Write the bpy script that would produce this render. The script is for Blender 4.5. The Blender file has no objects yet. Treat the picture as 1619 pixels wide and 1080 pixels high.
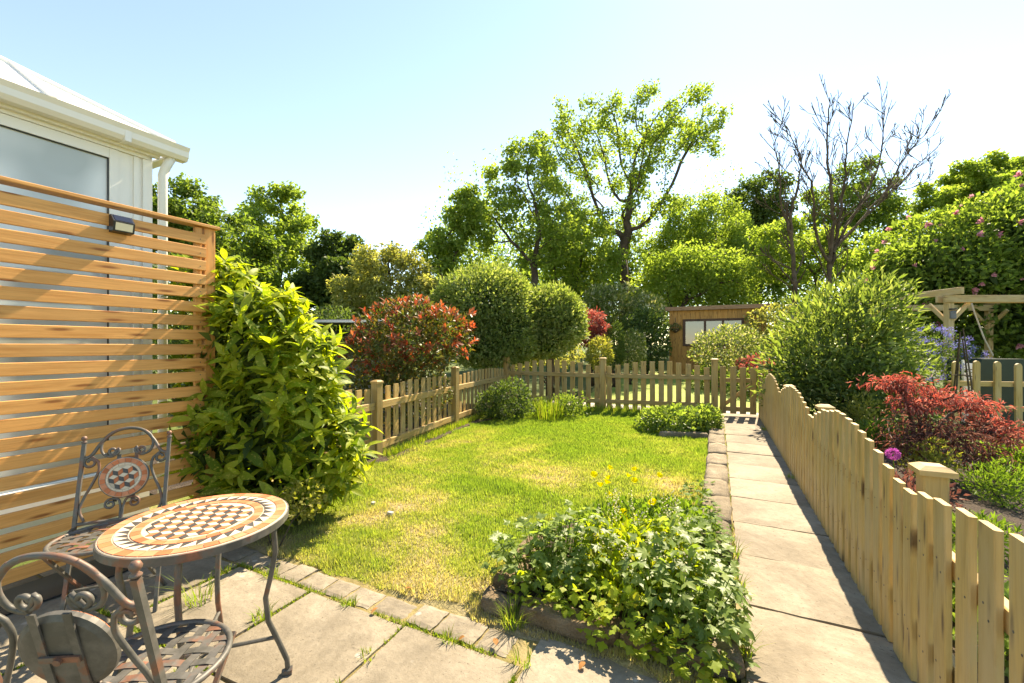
import bpy, math, random
import numpy as np
from mathutils import Vector, Matrix

random.seed(7)
RNG = np.random.default_rng(7)
R = math.radians
S = bpy.context.scene
COL = S.collection

# ---------------------------------------------------------------- camera, sky, sun, exposure
FPX, HCAM, YAW, HOR = 675.0, 1.42, R(25.7), 545.0
CA, SA = math.cos(YAW), math.sin(YAW)
cam_d = bpy.data.cameras.new('camera')
cam_d.sensor_width = 36.0
cam_d.lens = 36.0 * FPX / 1619.0
cam_d.shift_y = 5.0 / 1619.0
cam_d.clip_start = 0.05
cam_d.clip_end = 2000
cam = bpy.data.objects.new('camera', cam_d)
cam.location = (0, 0, HCAM)
cam.rotation_euler = (R(90), 0, YAW)
COL.objects.link(cam)
S.camera = cam

SUN_EL, SUN_AZ = 47.0, 6.0          # azimuth measured from +Y towards +X
world = bpy.data.worlds.new('World')
S.world = world
world.use_nodes = True
wn = world.node_tree
sky = wn.nodes.new('ShaderNodeTexSky')
sky.sky_type = 'NISHITA'
sky.sun_disc = False
sky.sun_elevation = R(SUN_EL)
sky.sun_rotation = R(SUN_AZ)
sky.altitude = 100
sky.air_density = 1.0
sky.dust_density = 0.05
sky.ozone_density = 3.0
bg = wn.nodes['Background']
bg.inputs['Strength'].default_value = 0.076
wn.links.new(sky.outputs[0], bg.inputs['Color'])

sun_d = bpy.data.lights.new('sun', 'SUN')
sun_d.energy = 3.0
sun_d.angle = R(0.5)
sun_d.color = (1.0, 0.96, 0.89)
sun = bpy.data.objects.new('sun', sun_d)
sdir = Vector((math.sin(R(SUN_AZ)) * math.cos(R(SUN_EL)), math.cos(R(SUN_AZ)) * math.cos(R(SUN_EL)), math.sin(R(SUN_EL))))
sun.rotation_euler = sdir.to_track_quat('Z', 'Y').to_euler()
COL.objects.link(sun)

S.view_settings.view_transform = 'Standard'
S.view_settings.look = 'None'
S.view_settings.exposure = 2.36
S.view_settings.use_white_balance = True
S.view_settings.white_balance_temperature = 8600
S.view_settings.gamma = 1.0
S.view_settings.use_curve_mapping = False
S.cycles.max_bounces = 8
S.cycles.transparent_max_bounces = 12


def P(px, py, D):
    """photo pixel + depth along the view axis -> world point"""
    u = (px - 809.5) / FPX * D
    return Vector((u * CA - D * SA, u * SA + D * CA, HCAM - (py - HOR) / FPX * D))


def G(px, py, z=0.0):
    return P(px, py, (HCAM - z) / ((py - HOR) / FPX))


RIGHT = Vector((CA, SA, 0))
FWD = Vector((-SA, CA, 0))

# ---------------------------------------------------------------- helpers


def tag(o, label=None, cat=None, group=None, kind=None):
    if label: o['label'] = label
    if cat: o['category'] = cat
    if group: o['group'] = group
    if kind: o['kind'] = kind
    return o


def thing(name, label, cat, loc=(0, 0, 0), rz=0.0, group=None):
    o = bpy.data.objects.new(name, None)
    o.empty_display_size = 0.1
    o.location = loc
    o.rotation_euler = (0, 0, rz)
    COL.objects.link(o)
    return tag(o, label, cat, group)


def link(name, me, mat, parent=None, loc=None, mtx=None):
    o = bpy.data.objects.new(name, me)
    if mat is not None and len(me.materials) == 0:
        me.materials.append(mat)
    COL.objects.link(o)
    if parent is not None:
        o.parent = parent
    if mtx is not None:
        o.matrix_local = mtx
    elif loc is not None:
        o.location = loc
    return o


def np_mesh(name, V, F, mat, parent=None, off=None, smooth=False, attr=None):
    """F: (M,k) index array, all faces with k corners"""
    V = np.asarray(V, dtype=np.float32)
    F = np.asarray(F, dtype=np.int32)
    if off is not None:
        V = V - np.array(off, dtype=np.float32)
    me = bpy.data.meshes.new(name)
    me.vertices.add(len(V))
    me.vertices.foreach_set('co', V.ravel())
    k = F.shape[1]
    me.loops.add(F.size)
    me.loops.foreach_set('vertex_index', F.ravel())
    me.polygons.add(len(F))
    me.polygons.foreach_set('loop_start', np.arange(0, F.size, k, dtype=np.int32))
    me.polygons.foreach_set('loop_total', np.full(len(F), k, dtype=np.int32))
    if smooth:
        me.polygons.foreach_set('use_smooth', np.ones(len(F), dtype=bool))
    if attr:
        for an, av in attr.items():
            a = me.attributes.new(an, 'FLOAT', 'POINT')
            a.data.foreach_set('value', np.asarray(av, dtype=np.float32))
    me.update(calc_edges=True)
    return link(name, me, mat, parent)


class MB:
    def __init__(s):
        s.v = []; s.f = []

    def add(s, vs, fs):
        b = len(s.v)
        s.v += [tuple(p) for p in vs]
        s.f += [tuple(b + i for i in f) for f in fs]

    def box(s, lo, hi):
        x0, y0, z0 = lo; x1, y1, z1 = hi
        s.add([(x0, y0, z0), (x1, y0, z0), (x1, y1, z0), (x0, y1, z0), (x0, y0, z1), (x1, y0, z1), (x1, y1, z1), (x0, y1, z1)],
              [(0, 3, 2, 1), (4, 5, 6, 7), (0, 1, 5, 4), (1, 2, 6, 5), (2, 3, 7, 6), (3, 0, 4, 7)])

    def prism(s, poly, z0, z1):
        n = len(poly)
        s.add([(x, y, z0) for x, y in poly] + [(x, y, z1) for x, y in poly],
              [tuple(range(n))[::-1], tuple(range(n, 2 * n))] + [(i, (i + 1) % n, n + (i + 1) % n, n + i) for i in range(n)])

    def tube(s, pts, r, n=6, cap=True, flat=None):
        pts = [Vector(p) for p in pts]
        m = len(pts)
        rs = r if isinstance(r, (list, tuple)) else [r] * m
        b = len(s.v)
        prev = None
        for i, p in enumerate(pts):
            t = (pts[min(i + 1, m - 1)] - pts[max(i - 1, 0)]).normalized()
            if prev is None:
                a = Vector((0, 0, 1)) if abs(t.z) < 0.9 else Vector((1, 0, 0))
                if flat is not None: a = Vector(flat)
                x = t.cross(a).normalized()
            else:
                x = (prev - t * prev.dot(t)).normalized()
            y = t.cross(x)
            prev = x
            for k in range(n):
                an = 2 * math.pi * (k + .5) / n
                s.v.append(tuple(p + (x * math.cos(an) + y * math.sin(an)) * rs[i]))
        for i in range(m - 1):
            for k in range(n):
                k2 = (k + 1) % n
                s.f.append((b + i * n + k, b + i * n + k2, b + (i + 1) * n + k2, b + (i + 1) * n + k))
        if cap:
            s.f.append(tuple(b + k for k in range(n))[::-1])
            s.f.append(tuple(b + (m - 1) * n + k for k in range(n)))

    def lathe(s, prof, n=24, c=(0, 0, 0)):
        b = len(s.v)
        for r, z in prof:
            for k in range(n):
                a = 2 * math.pi * k / n
                s.v.append((c[0] + r * math.cos(a), c[1] + r * math.sin(a), c[2] + z))
        for i in range(len(prof) - 1):
            for k in range(n):
                k2 = (k + 1) % n
                s.f.append((b + i * n + k, b + i * n + k2, b + (i + 1) * n + k2, b + (i + 1) * n + k))
        s.f.append(tuple(b + k for k in range(n))[::-1])
        s.f.append(tuple(b + (len(prof) - 1) * n + k for k in range(n)))

    def build(s, name, mat, parent=None, off=None, smooth=False, loc=None):
        me = bpy.data.meshes.new(name)
        V = s.v
        if off is not None:
            V = [(a[0] - off[0], a[1] - off[1], a[2] - off[2]) for a in V]
        me.from_pydata(V, [], s.f)
        if smooth:
            me.polygons.foreach_set('use_smooth', [True] * len(me.polygons))
        me.update()
        return link(name, me, mat, parent, loc)


def wl(o):
    """world location of an unrotated empty / object chain"""
    v = Vector((0, 0, 0))
    while o is not None:
        v = v + o.location
        o = o.parent
    return v


_BC = {}


def board_mesh(L, W, T, ch, end, mat):
    key = (round(L, 3), round(W, 3), round(T, 3), ch, end, mat.name)
    if key in _BC: return _BC[key]
    w, t = W / 2, T / 2
    sec = [(-w, -t + ch), (-w, t - ch), (-w + ch, t), (w - ch, t), (w, t - ch), (w, -t + ch), (w - ch, -t), (-w + ch, -t)]
    m = MB()
    xs = [(0.0, 1.0), (L, 1.0)]
    if end == 'round':
        xs = [(0, 1), (L - W * .5, 1), (L - W * .22, .8), (L - W * .06, .45), (L, .12)]
    elif end == 'soft':
        xs = [(0, 1), (L - .012, 1), (L, .86)]
    n = 8
    for x, k in xs:
        for a, b in sec: m.v.append((x, a * k, b))
    for i in range(len(xs) - 1):
        for k in range(n):
            k2 = (k + 1) % n
            m.f.append((i * n + k, i * n + k2, (i + 1) * n + k2, (i + 1) * n + k))
    m.f.append(tuple(range(n))[::-1])
    m.f.append(tuple((len(xs) - 1) * n + k for k in range(n)))
    me = bpy.data.meshes.new('board')
    me.from_pydata(m.v, [], m.f)
    me.update()
    me.materials.append(mat)
    _BC[key] = me
    return me


def board(name, parent, p0, p1, W, T, nrm, mat, end='flat', ch=0.004, pw=None):
    """a plank from p0 to p1 (world), width W, thickness T along nrm"""
    p0 = Vector(p0); p1 = Vector(p1)
    d = p1 - p0
    L = d.length
    x = d.normalized()
    z = Vector(nrm); z = (z - x * z.dot(x)).normalized()
    y = z.cross(x)
    if pw is None:
        pw = wl(parent) if parent is not None else Vector((0, 0, 0))
    M = Matrix(((x.x, y.x, z.x, p0.x - pw.x), (x.y, y.y, z.y, p0.y - pw.y), (x.z, y.z, z.z, p0.z - pw.z), (0, 0, 0, 1)))
    return link(name, board_mesh(L, W, T, ch, end, mat), None, parent, mtx=M)


# ---------------------------------------------------------------- materials
def nodes(name):
    m = bpy.data.materials.new(name)
    m.use_nodes = True
    nt = m.node_tree
    nt.nodes.clear()
    out = nt.nodes.new('ShaderNodeOutputMaterial')
    return m, nt, out


def N(nt, t, **kw):
    n = nt.nodes.new('ShaderNode' + t)
    for k, v in kw.items():
        if k in n.inputs: n.inputs[k].default_value = v
        else: setattr(n, k, v)
    return n


def ramp(nt, stops, fac=None, interp='LINEAR'):
    r = nt.nodes.new('ShaderNodeValToRGB')
    r.color_ramp.interpolation = interp
    e = r.color_ramp.elements
    while len(e) > 1: e.remove(e[-1])
    e[0].position = stops[0][0]; e[0].color = (*stops[0][1], 1)
    for p, c in stops[1:]:
        el = e.new(p); el.color = (*c, 1)
    if fac is not None: nt.links.new(fac, r.inputs[0])
    return r


def mixc(nt, fac, a, b, mode='MIX'):
    m = nt.nodes.new('ShaderNodeMix')
    m.data_type = 'RGBA'; m.blend_type = mode
    for sock, v in ((0, fac), (6, a), (7, b)):
        if hasattr(v, 'is_linked'): nt.links.new(v, m.inputs[sock])
        elif isinstance(v, (int, float)): m.inputs[sock].default_value = v
        else: m.inputs[sock].default_value = (*v, 1)
    return m.outputs[2]


def coords(nt, scale=(1, 1, 1), kind='Object', rnd=True):
    tc = nt.nodes.new('ShaderNodeTexCoord')
    mp = nt.nodes.new('ShaderNodeMapping')
    mp.inputs['Scale'].default_value = scale
    nt.links.new(tc.outputs[kind], mp.inputs['Vector'])
    if rnd:
        oi = nt.nodes.new('ShaderNodeObjectInfo')
        mu = N(nt, 'VectorMath', operation='MULTIPLY')
        mu.inputs[0].default_value = (1, 1, 1)
        cb = nt.nodes.new('ShaderNodeCombineXYZ')
        for i, k in enumerate((37.0, 17.0, 23.0)):
            ml = N(nt, 'Math', operation='MULTIPLY'); ml.inputs[1].default_value = k
            nt.links.new(oi.outputs['Random'], ml.inputs[0])
            nt.links.new(ml.outputs[0], cb.inputs[i])
        nt.links.new(cb.outputs[0], mp.inputs['Location'])
    return mp.outputs[0]


def noise(nt, vec, scale, detail=4, rough=.55, dist=0.0):
    n = nt.nodes.new('ShaderNodeTexNoise')
    n.inputs['Scale'].default_value = scale
    n.inputs['Detail'].default_value = detail
    n.inputs['Roughness'].default_value = rough
    n.inputs['Distortion'].default_value = dist
    nt.links.new(vec, n.inputs['Vector'])
    return n.outputs[0]


def bump(nt, h, strength, dist=0.01):
    b = nt.nodes.new('ShaderNodeBump')
    b.inputs['Strength'].default_value = strength
    b.inputs['Distance'].default_value = dist
    nt.links.new(h, b.inputs['Height'])
    return b.outputs[0]


def princ(nt, out, col, rough=.6, normal=None, metal=0.0, spec=.5):
    b = nt.nodes.new('ShaderNodeBsdfPrincipled')
    if hasattr(col, 'is_linked'): nt.links.new(col, b.inputs['Base Color'])
    else: b.inputs['Base Color'].default_value = (*col, 1)
    if hasattr(rough, 'is_linked'): nt.links.new(rough, b.inputs['Roughness'])
    else: b.inputs['Roughness'].default_value = rough
    b.inputs['Metallic'].default_value = metal
    b.inputs['Specular IOR Level'].default_value = spec
    if normal is not None: nt.links.new(normal, b.inputs['Normal'])
    if out is not None: nt.links.new(b.outputs[0], out.inputs[0])
    return b


def m_plain(name, col, rough=.5, var=.12, scale=6, metal=0, spec=.4):
    m, nt, out = nodes(name)
    v = coords(nt)
    n = noise(nt, v, scale, 5)
    c = ramp(nt, [(.3, tuple(x * (1 - var) for x in col)), (.7, tuple(min(1, x * (1 + var)) for x in col))], n)
    princ(nt, out, c.outputs[0], rough, bump(nt, n, .15, .004), metal, spec)
    return m


def m_wood(name, light, dark, knot, weather=None, grain=1.0, rough=.6):
    """grain runs along local X"""
    m, nt, out = nodes(name)
    v = coords(nt, (1.3, 16, 16))
    g = noise(nt, v, 2.2 * grain, 6, .6, .6)
    v2 = coords(nt, (3, 90, 90))
    fine = noise(nt, v2, 1.5, 3, .6)
    c = ramp(nt, [(.30, dark), (.55, light), (.8, tuple(min(1, x * 1.12) for x in light))], g).outputs[0]
    fr = ramp(nt, [(.35, (.80, .80, .80)), (.6, (1, 1, 1))], fine).outputs[0]
    c = mixc(nt, .6, c, fr, 'MULTIPLY')
    # board to board tint
    oi = nt.nodes.new('ShaderNodeObjectInfo')
    tr = ramp(nt, [(0, (.80, .79, .76)), (.5, (1, .98, .95)), (1, (1.0, .93, .84))], oi.outputs['Random']).outputs[0]
    c = mixc(nt, 1.0, c, tr, 'MULTIPLY')
    # knots
    vk = coords(nt, (1.6, 9, .01))
    vo = nt.nodes.new('ShaderNodeTexVoronoi')
    vo.voronoi_dimensions = '2D'
    vo.inputs['Scale'].default_value = 1.25
    nt.links.new(vk, vo.inputs['Vector'])
    k = ramp(nt, [(.05, (.95, .95, .95)), (.09, (.5, .5, .5)), (.15, (0, 0, 0))], vo.outputs['Distance']).outputs[0]
    c = mixc(nt, k, c, knot)
    if weather:
        vw = coords(nt, (1, 3, 3))
        w = noise(nt, vw, 2.5, 5, .6)
        wf = ramp(nt, [(.42, (0, 0, 0)), (.68, (.75, .75, .75))], w).outputs[0]
        c = mixc(nt, wf, c, weather)
    princ(nt, out, c, rough, bump(nt, fine, .25, .003), 0, .3)
    return m


def m_stone(name, cols, scale=3.0, bumpd=.01, spots=None, rough=.85, strength=.5):
    m, nt, out = nodes(name)
    v = coords(nt)
    big = noise(nt, v, scale, 6, .6)
    fine = noise(nt, v, scale * 14, 5, .7)
    c = ramp(nt, [(.28, cols[0]), (.5, cols[1]), (.74, cols[2])], big).outputs[0]
    c = mixc(nt, .55, c, ramp(nt, [(.3, (.68, .66, .62)), (.62, (1.08, 1.08, 1.08))], fine).outputs[0], 'MULTIPLY')
    st = noise(nt, v, scale * .55, 7, .72, .8)
    c = mixc(nt, ramp(nt, [(.46, (0, 0, 0)), (.62, (.6, .6, .6))], st).outputs[0], c, tuple(x * .62 for x in cols[0]))
    pit = noise(nt, v, scale * 34, 3, .6)
    c = mixc(nt, ramp(nt, [(.30, (.75, .75, .75)), (.38, (0, 0, 0))], pit).outputs[0], c, tuple(x * .45 for x in cols[0]))
    if spots:
        vo = nt.nodes.new('ShaderNodeTexVoronoi'); vo.inputs['Scale'].default_value = scale * 2.6
        nt.links.new(v, vo.inputs['Vector'])
        sp = ramp(nt, [(.07, (.8, .8, .8)), (.12, (0, 0, 0))], vo.outputs['Distance']).outputs[0]
        c = mixc(nt, sp, c, spots)
    hsum = N(nt, 'Math', operation='ADD')
    nt.links.new(big, hsum.inputs[0]); nt.links.new(fine, hsum.inputs[1])
    princ(nt, out, c, rough, bump(nt, hsum.outputs[0], strength, bumpd), 0, .25)
    return m


def m_leaf(name, cols, trans=.45, rough=.42, spec=.4, speck=None, tint=(1.55, 1.5, .7), attr=None):
    rough = min(.75, rough + .14); spec = spec * .5; trans = min(.62, trans + .10)
    """cols: ramp of leaf colours, picked leaf by leaf"""
    m, nt, out = nodes(name)
    if attr:
        at = nt.nodes.new('ShaderNodeAttribute'); at.attribute_name = attr
        fac = at.outputs['Fac']
    else:
        ge = nt.nodes.new('ShaderNodeNewGeometry')
        oi = nt.nodes.new('ShaderNodeObjectInfo')
        ad = N(nt, 'Math', operation='ADD'); nt.links.new(ge.outputs['Random Per Island'], ad.inputs[0]); nt.links.new(oi.outputs['Random'], ad.inputs[1])
        fr = N(nt, 'Math', operation='FRACT'); nt.links.new(ad.outputs[0], fr.inputs[0])
        fac = fr.outputs[0]
    n = len(cols)
    c = ramp(nt, [(i / max(1, n - 1), c) for i, c in enumerate(cols)], fac).outputs[0]
    if speck:
        v = coords(nt)
        s = noise(nt, v, speck[1], 3, .6)
        c = mixc(nt, ramp(nt, [(.56, (0, 0, 0)), (.64, (.9, .9, .9))], s).outputs[0], c, speck[0])
    b = princ(nt, None, c, rough, None, 0, spec)
    tr = nt.nodes.new('ShaderNodeBsdfTranslucent')
    nt.links.new(mixc(nt, 1.0, c, tint, 'MULTIPLY'), tr.inputs['Color'])
    mx = nt.nodes.new('ShaderNodeMixShader'); mx.inputs[0].default_value = trans
    nt.links.new(b.outputs[0], mx.inputs[1]); nt.links.new(tr.outputs[0], mx.inputs[2])
    nt.links.new(mx.outputs[0], out.inputs[0])
    return m


def m_iron():
    m, nt, out = nodes('weathered_iron')
    v = coords(nt)
    n = noise(nt, v, 7, 6, .65)
    f = noise(nt, v, 60, 4, .6)
    c = ramp(nt, [(.40, (.075, .072, .062)), (.52, (.12, .112, .098)), (.60, (.17, .085, .055)), (.70, (.28, .12, .075))], n).outputs[0]
    princ(nt, out, c, .55, bump(nt, f, .3, .002), .25, .4)
    return m


M = {}
M['pine'] = m_wood('orange_pine', (.70, .35, .115), (.58, .255, .07), (.25, .085, .02), rough=.5)
M['fence'] = m_wood('weathered_fence_wood', (.50, .345, .13), (.37, .24, .08), (.12, .07, .03), (.42, .32, .17))
M['fence_old'] = m_wood('older_fence_wood', (.44, .295, .105), (.32, .20, .065), (.11, .065, .025), (.37, .275, .13))
M['pergola'] = m_wood('pergola_timber', (.50, .36, .17), (.38, .25, .11), (.2, .11, .05), (.45, .37, .22))
M['shed'] = m_wood('shed_cladding', (.52, .27, .075), (.38, .17, .04), (.13, .06, .02))
M['darkwood'] = m_wood('brown_stained_wood', (.10, .05, .03), (.06, .03, .02), (.03, .02, .01))
M['roofwood'] = m_wood('fascia_wood', (.34, .2, .11), (.25, .13, .07), (.1, .05, .03))
M['upvc'] = m_plain('white_upvc', (.80, .775, .72), .35, .03, 3)
M['iron'] = m_iron()
M['slab'] = m_stone('buff_paving_stone', [(.18, .15, .108), (.25, .212, .156), (.315, .272, .208)], 2.3, .006, (.36, .33, .28), strength=.8)
M['path'] = m_stone('path_paving_stone', [(.20, .165, .118), (.265, .222, .163), (.315, .27, .205)], 1.7, .008, strength=.8)
M['kerb'] = m_stone('rough_kerb_stone', [(.20, .155, .10), (.31, .25, .17), (.42, .36, .26)], 5, .03, strength=.9)
M['rock'] = m_stone('bed_edge_stone', [(.13, .085, .045), (.23, .16, .09), (.36, .28, .18)], 4, .035, strength=.9)
M['soil'] = m_stone('dark_soil', [(.06, .042, .028), (.10, .07, .045), (.15, .11, .075)], 5, .04, strength=1)
M['joint'] = m_stone('mossy_joint_sand', [(.15, .13, .035), (.26, .20, .085), (.30, .25, .13)], 9, .02)
M['gravel'] = m_stone('pale_gravel', [(.38, .34, .28), (.5, .46, .39), (.6, .56, .48)], 12, .01)
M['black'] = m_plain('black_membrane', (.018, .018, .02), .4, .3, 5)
M['blackplastic'] = m_plain('black_plastic', (.02, .02, .022), .3, .1, 5)
M['lens'] = m_plain('lamp_lens', (.75, .66, .48), .25, .05, 5)
M['solar'] = m_plain('solar_cell', (.015, .017, .03), .12, .1, 5, 0, .6)
M['grout'] = m_plain('cream_grout', (.46, .38, .28), .85, .1, 20, 0, .15)
M['tile_o'] = m_plain('orange_tile', (.44, .14, .06), .7, .28, 9, 0, .2)
M['tile_p'] = m_plain('peach_tile', (.52, .205, .105), .7, .2, 9, 0, .2)
M['tile_w'] = m_plain('cream_tile', (.56, .47, .35), .7, .08, 9, 0, .2)
M['tile_b'] = m_plain('charcoal_tile', (.055, .05, .045), .5, .2, 9)
M['bark'] = m_stone('grey_brown_bark', [(.045, .034, .024), (.085, .064, .044), (.13, .10, .07)], 4, .03)
M['deadbark'] = m_stone('dead_bark', [(.06, .042, .026), (.11, .078, .05), (.17, .125, .082)], 3, .03)
M['rope'] = m_plain('frayed_rope', (.45, .40, .33), .8, .1)
M['tarp'] = m_plain('dark_green_cover', (.010, .026, .014), .6, .2)
M['grey'] = m_plain('grey_felt', (.16, .16, .165), .7, .15)
M['white'] = m_plain('white_paint', (.78, .76, .72), .5, .04)
M['petal_y'] = m_leaf('yellow_petal', [(.74, .66, .03), (.78, .72, .05)], .35, .5, .2, tint=(1, 1, .6))
M['petal_p'] = m_leaf('pink_petal', [(0.62, 0.26, 0.34), (0.7, 0.38, 0.44), (0.55, 0.18, 0.27)], .35, .5, .2, tint=(1, .9, .9))
M['petal_m'] = m_leaf('magenta_floret', [(0.52, 0.1, 0.42), (0.6, 0.18, 0.5)], .3, .5, .2, tint=(1, .8, 1))
M['petal_b'] = m_leaf('blue_floret', [(0.2, 0.21, 0.52), (0.3, 0.3, 0.62), (0.24, 0.22, 0.5)], .3, .5, .2, tint=(.9, .9, 1.1))
M['petal_w'] = m_leaf('cream_floret', [(0.62, 0.58, 0.42), (0.7, 0.66, 0.52)], .3, .5, .2, tint=(1, 1, .8))
M['aucuba'] = m_leaf('aucuba_leaf', [(.10, .17, .015), (.17, .26, .02), (.28, .36, .03), (.42, .46, .05), (.13, .20, .02), (.30, .36, .035)], .44, .36, .5, ((.50, .48, .10), 55))
M['photinia'] = m_leaf('photinia_green_leaf', [(.13, .12, .04), (0.0645, 0.096, 0.0205), (0.1, 0.128, 0.0256), (0.158, 0.102, 0.0307), (0.086, 0.115, 0.0307)], .3, .28, .6)
M['photinia_red'] = m_leaf('photinia_red_leaf', [(.36, .07, .03), (.46, .13, .05), (.28, .07, .03), (.42, .19, .08), (.22, .08, .04)], .4, .3, .7, tint=(1.2, .8, .6))
M['dome'] = m_leaf('dome_tree_leaf', [(.11, .165, .04), (.16, .225, .06), (.22, .28, .09), (.33, .37, .17)], .40, .35, .7)
M['maple'] = m_leaf('sycamore_leaf', [(.14, .215, .045), (.185, .265, .06), (.24, .32, .085), (.155, .235, .05)], .54, .45, .35)
M['bright'] = m_leaf('fresh_leaf', [(.15, .23, .045), (.20, .29, .065), (.27, .36, .10), (.175, .255, .055)], .54, .45, .35)
M['mid'] = m_leaf('mid_green_leaf', [(.09, .15, .03), (.125, .195, .042), (.18, .25, .06)], .48, .42, .5)
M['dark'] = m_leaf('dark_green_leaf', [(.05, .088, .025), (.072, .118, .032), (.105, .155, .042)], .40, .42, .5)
M['pale'] = m_leaf('pale_leaf', [(0.215, 0.23, 0.0717), (0.315, 0.32, 0.113), (0.172, 0.205, 0.0512), (0.43, 0.41, 0.174)], .42, .42, .45)
M['silver'] = m_leaf('white_flecked_leaf', [(.10, .145, .04), (.15, .195, .06), (.12, .165, .045), (.20, .23, .09), (.55, .52, .40)], .42, .42, .6)
M['acer'] = m_leaf('red_acer_leaf', [(.32, .07, .055), (.42, .12, .09), (.26, .07, .06), (.46, .24, .19), (.20, .06, .05)], .45, .4, .8, tint=(1.2, .8, .7))
M['acer_dark'] = m_leaf('purple_acer_leaf', [(.13, .055, .04), (.19, .10, .075), (.11, .05, .04), (.28, .18, .14)], .4, .4, .7, tint=(1.2, .8, .7))
M['yellowleaf'] = m_leaf('golden_leaf', [(.22, .24, .05), (.29, .29, .07), (.17, .20, .04), (.36, .33, .12)], .42, .42, .4)
M['lance'] = m_leaf('willowy_leaf', [(.09, .14, .035), (.13, .19, .05), (.18, .24, .07), (.26, .31, .12)], .46, .40, .7)
M['bed'] = m_leaf('lobed_bed_leaf', [(.12, .185, .04), (.16, .24, .055), (.21, .30, .075), (.14, .21, .045), (.26, .33, .10)], .42, .30, .6)
M['bed2'] = m_leaf('yellow_green_bed_leaf', [(0.244, 0.333, 0.0307), (0.344, 0.41, 0.041), (0.186, 0.269, 0.0307), (0.473, 0.461, 0.0614)], .42, .4, .4)
M['fern'] = m_leaf('ferny_leaf', [(.08, .15, .02), (.12, .205, .03), (.16, .25, .045)], .40, .42, .4)
M['tuft'] = m_leaf('weed_grass_blade', [(0.12, 0.21, 0.02), (0.18, 0.27, 0.03), (0.3, 0.3, 0.08)], .42, .45, .35)
M['deadleaf'] = m_leaf('fallen_leaf', [(0.3, 0.13, 0.05), (0.2, 0.09, 0.05), (0.42, 0.2, 0.07), (0.1, 0.06, 0.045)], .2, .6, .2)
M['blade'] = m_leaf('lawn_blade', [(.17, .265, .05), (.22, .30, .065), (.30, .34, .10), (.42, .37, .20), (.47, .39, .26)], .45, .5, .25, attr='dry')


def m_glass():
    m, nt, out = nodes('frosted_conservatory_glass')
    v = coords(nt)
    n = noise(nt, v, 1.3, 2)
    c = ramp(nt, [(.36, (.40, .43, .40)), (.5, (.66, .68, .65)), (.66, (.80, .80, .77))], n).outputs[0]  # blurred interior and reflection tones painted into the pane colour
    princ(nt, out, c, .05, None, 0, .9)
    return m


M['glass'] = m_glass()


def m_shedglass():
    m, nt, out = nodes('shed_window_glass')
    princ(nt, out, (.16, .17, .17), .06, None, .2, .9)
    return m


M['shedglass'] = m_shedglass()

# ---------------------------------------------------------------- noise in numpy
_W = np.random.default_rng(3)
_KD = _W.uniform(0, 2 * np.pi, 40)
_KF = _W.uniform(.6, 1.6, 40)
_KP = _W.uniform(0, 2 * np.pi, 40)


def nz(x, y, fr=1.0, o=0):
    s = 0
    for i in range(10):
        k = (i + o) % 40
        s = s + np.sin((x * np.cos(_KD[k]) + y * np.sin(_KD[k])) * fr * _KF[k] * (1 + .22 * i) * 2 + _KP[k])
    return s / 4.5


def ground_z(x, y):
    return np.clip((np.asarray(y) - 10.2) * .032, 0, 1.2)


# ---------------------------------------------------------------- setting: ground, lawn, patio, path
def grid(name, xs, ys, zf, mat, attr=None, kind='structure', smooth=True):
    X, Y = np.meshgrid(xs, ys)
    Z = zf(X, Y)
    V = np.stack([X, Y, Z], -1).reshape(-1, 3)
    nx, ny = len(xs), len(ys)
    i = (np.arange(ny - 1)[:, None] * nx + np.arange(nx - 1)[None]).ravel()
    F = np.stack([i, i + 1, i + nx + 1, i + nx], 1)
    at = {k: f(X, Y).ravel() for k, f in attr.items()} if attr else None
    o = np_mesh(name, V, F, mat, smooth=smooth, attr=at)
    return tag(o, kind=kind)


m, nt, out = nodes('meadow_ground')
v = coords(nt, rnd=False)
n1 = noise(nt, v, .35, 6, .6); n2 = noise(nt, v, 9, 5, .7)
c = ramp(nt, [(.35, (.05, .075, .018)), (.6, (.10, .13, .03))], n1).outputs[0]
c = mixc(nt, .6, c, ramp(nt, [(.3, (.5, .5, .45)), (.7, (1.2, 1.2, 1.1))], n2).outputs[0], 'MULTIPLY')
princ(nt, out, c, .9, bump(nt, n2, .6, .05), 0, .2)
M['meadow'] = m
xs = np.concatenate([[-400, -150, -60], np.arange(-30, 31, 2.0), [60, 150, 400]])
ys = np.concatenate([[-60, -20], np.arange(-6, 10, 2.0), [10.2], np.arange(12, 48, 2.0), [60, 150, 500]])
grid('ground', xs, ys, lambda x, y: ground_z(x, y) - .03, M['meadow'])


def dryness(x, y):
    d = .30 + .27 * nz(x, y, .9) + .16 * nz(x, y, 2.6, 7) + .10 * nz(x, y, 8.0, 13)
    d = d + .36 * np.exp(-((y - 1.95) / .30) ** 2)                     # parched by the paving
    d = d + .55 * np.exp(-(((x + 2.55) / .42) ** 2 + ((y - 2.75) / .45) ** 2))
    d = d + .35 * np.exp(-(((x + 1.9) / .55) ** 2 + ((y - 4.4) / .35) ** 2))
    d = d + .30 * np.exp(-(((x + .7) / .5) ** 2 + ((y - 4.6) / .6) ** 2))
    d = d + .35 * np.exp(-((x + 3.4) / .3) ** 2) * np.exp(-((y - 4.2) / 1.2) ** 2)
    d = d - .30 * np.exp(-((y - 7.3) / 1.3) ** 2)
    d = d - .5 * np.exp(-(((x + 1.85) / .3) ** 2 + ((y - 3.75) / .16) ** 2))
    return np.clip(d, 0, 1)


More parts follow.
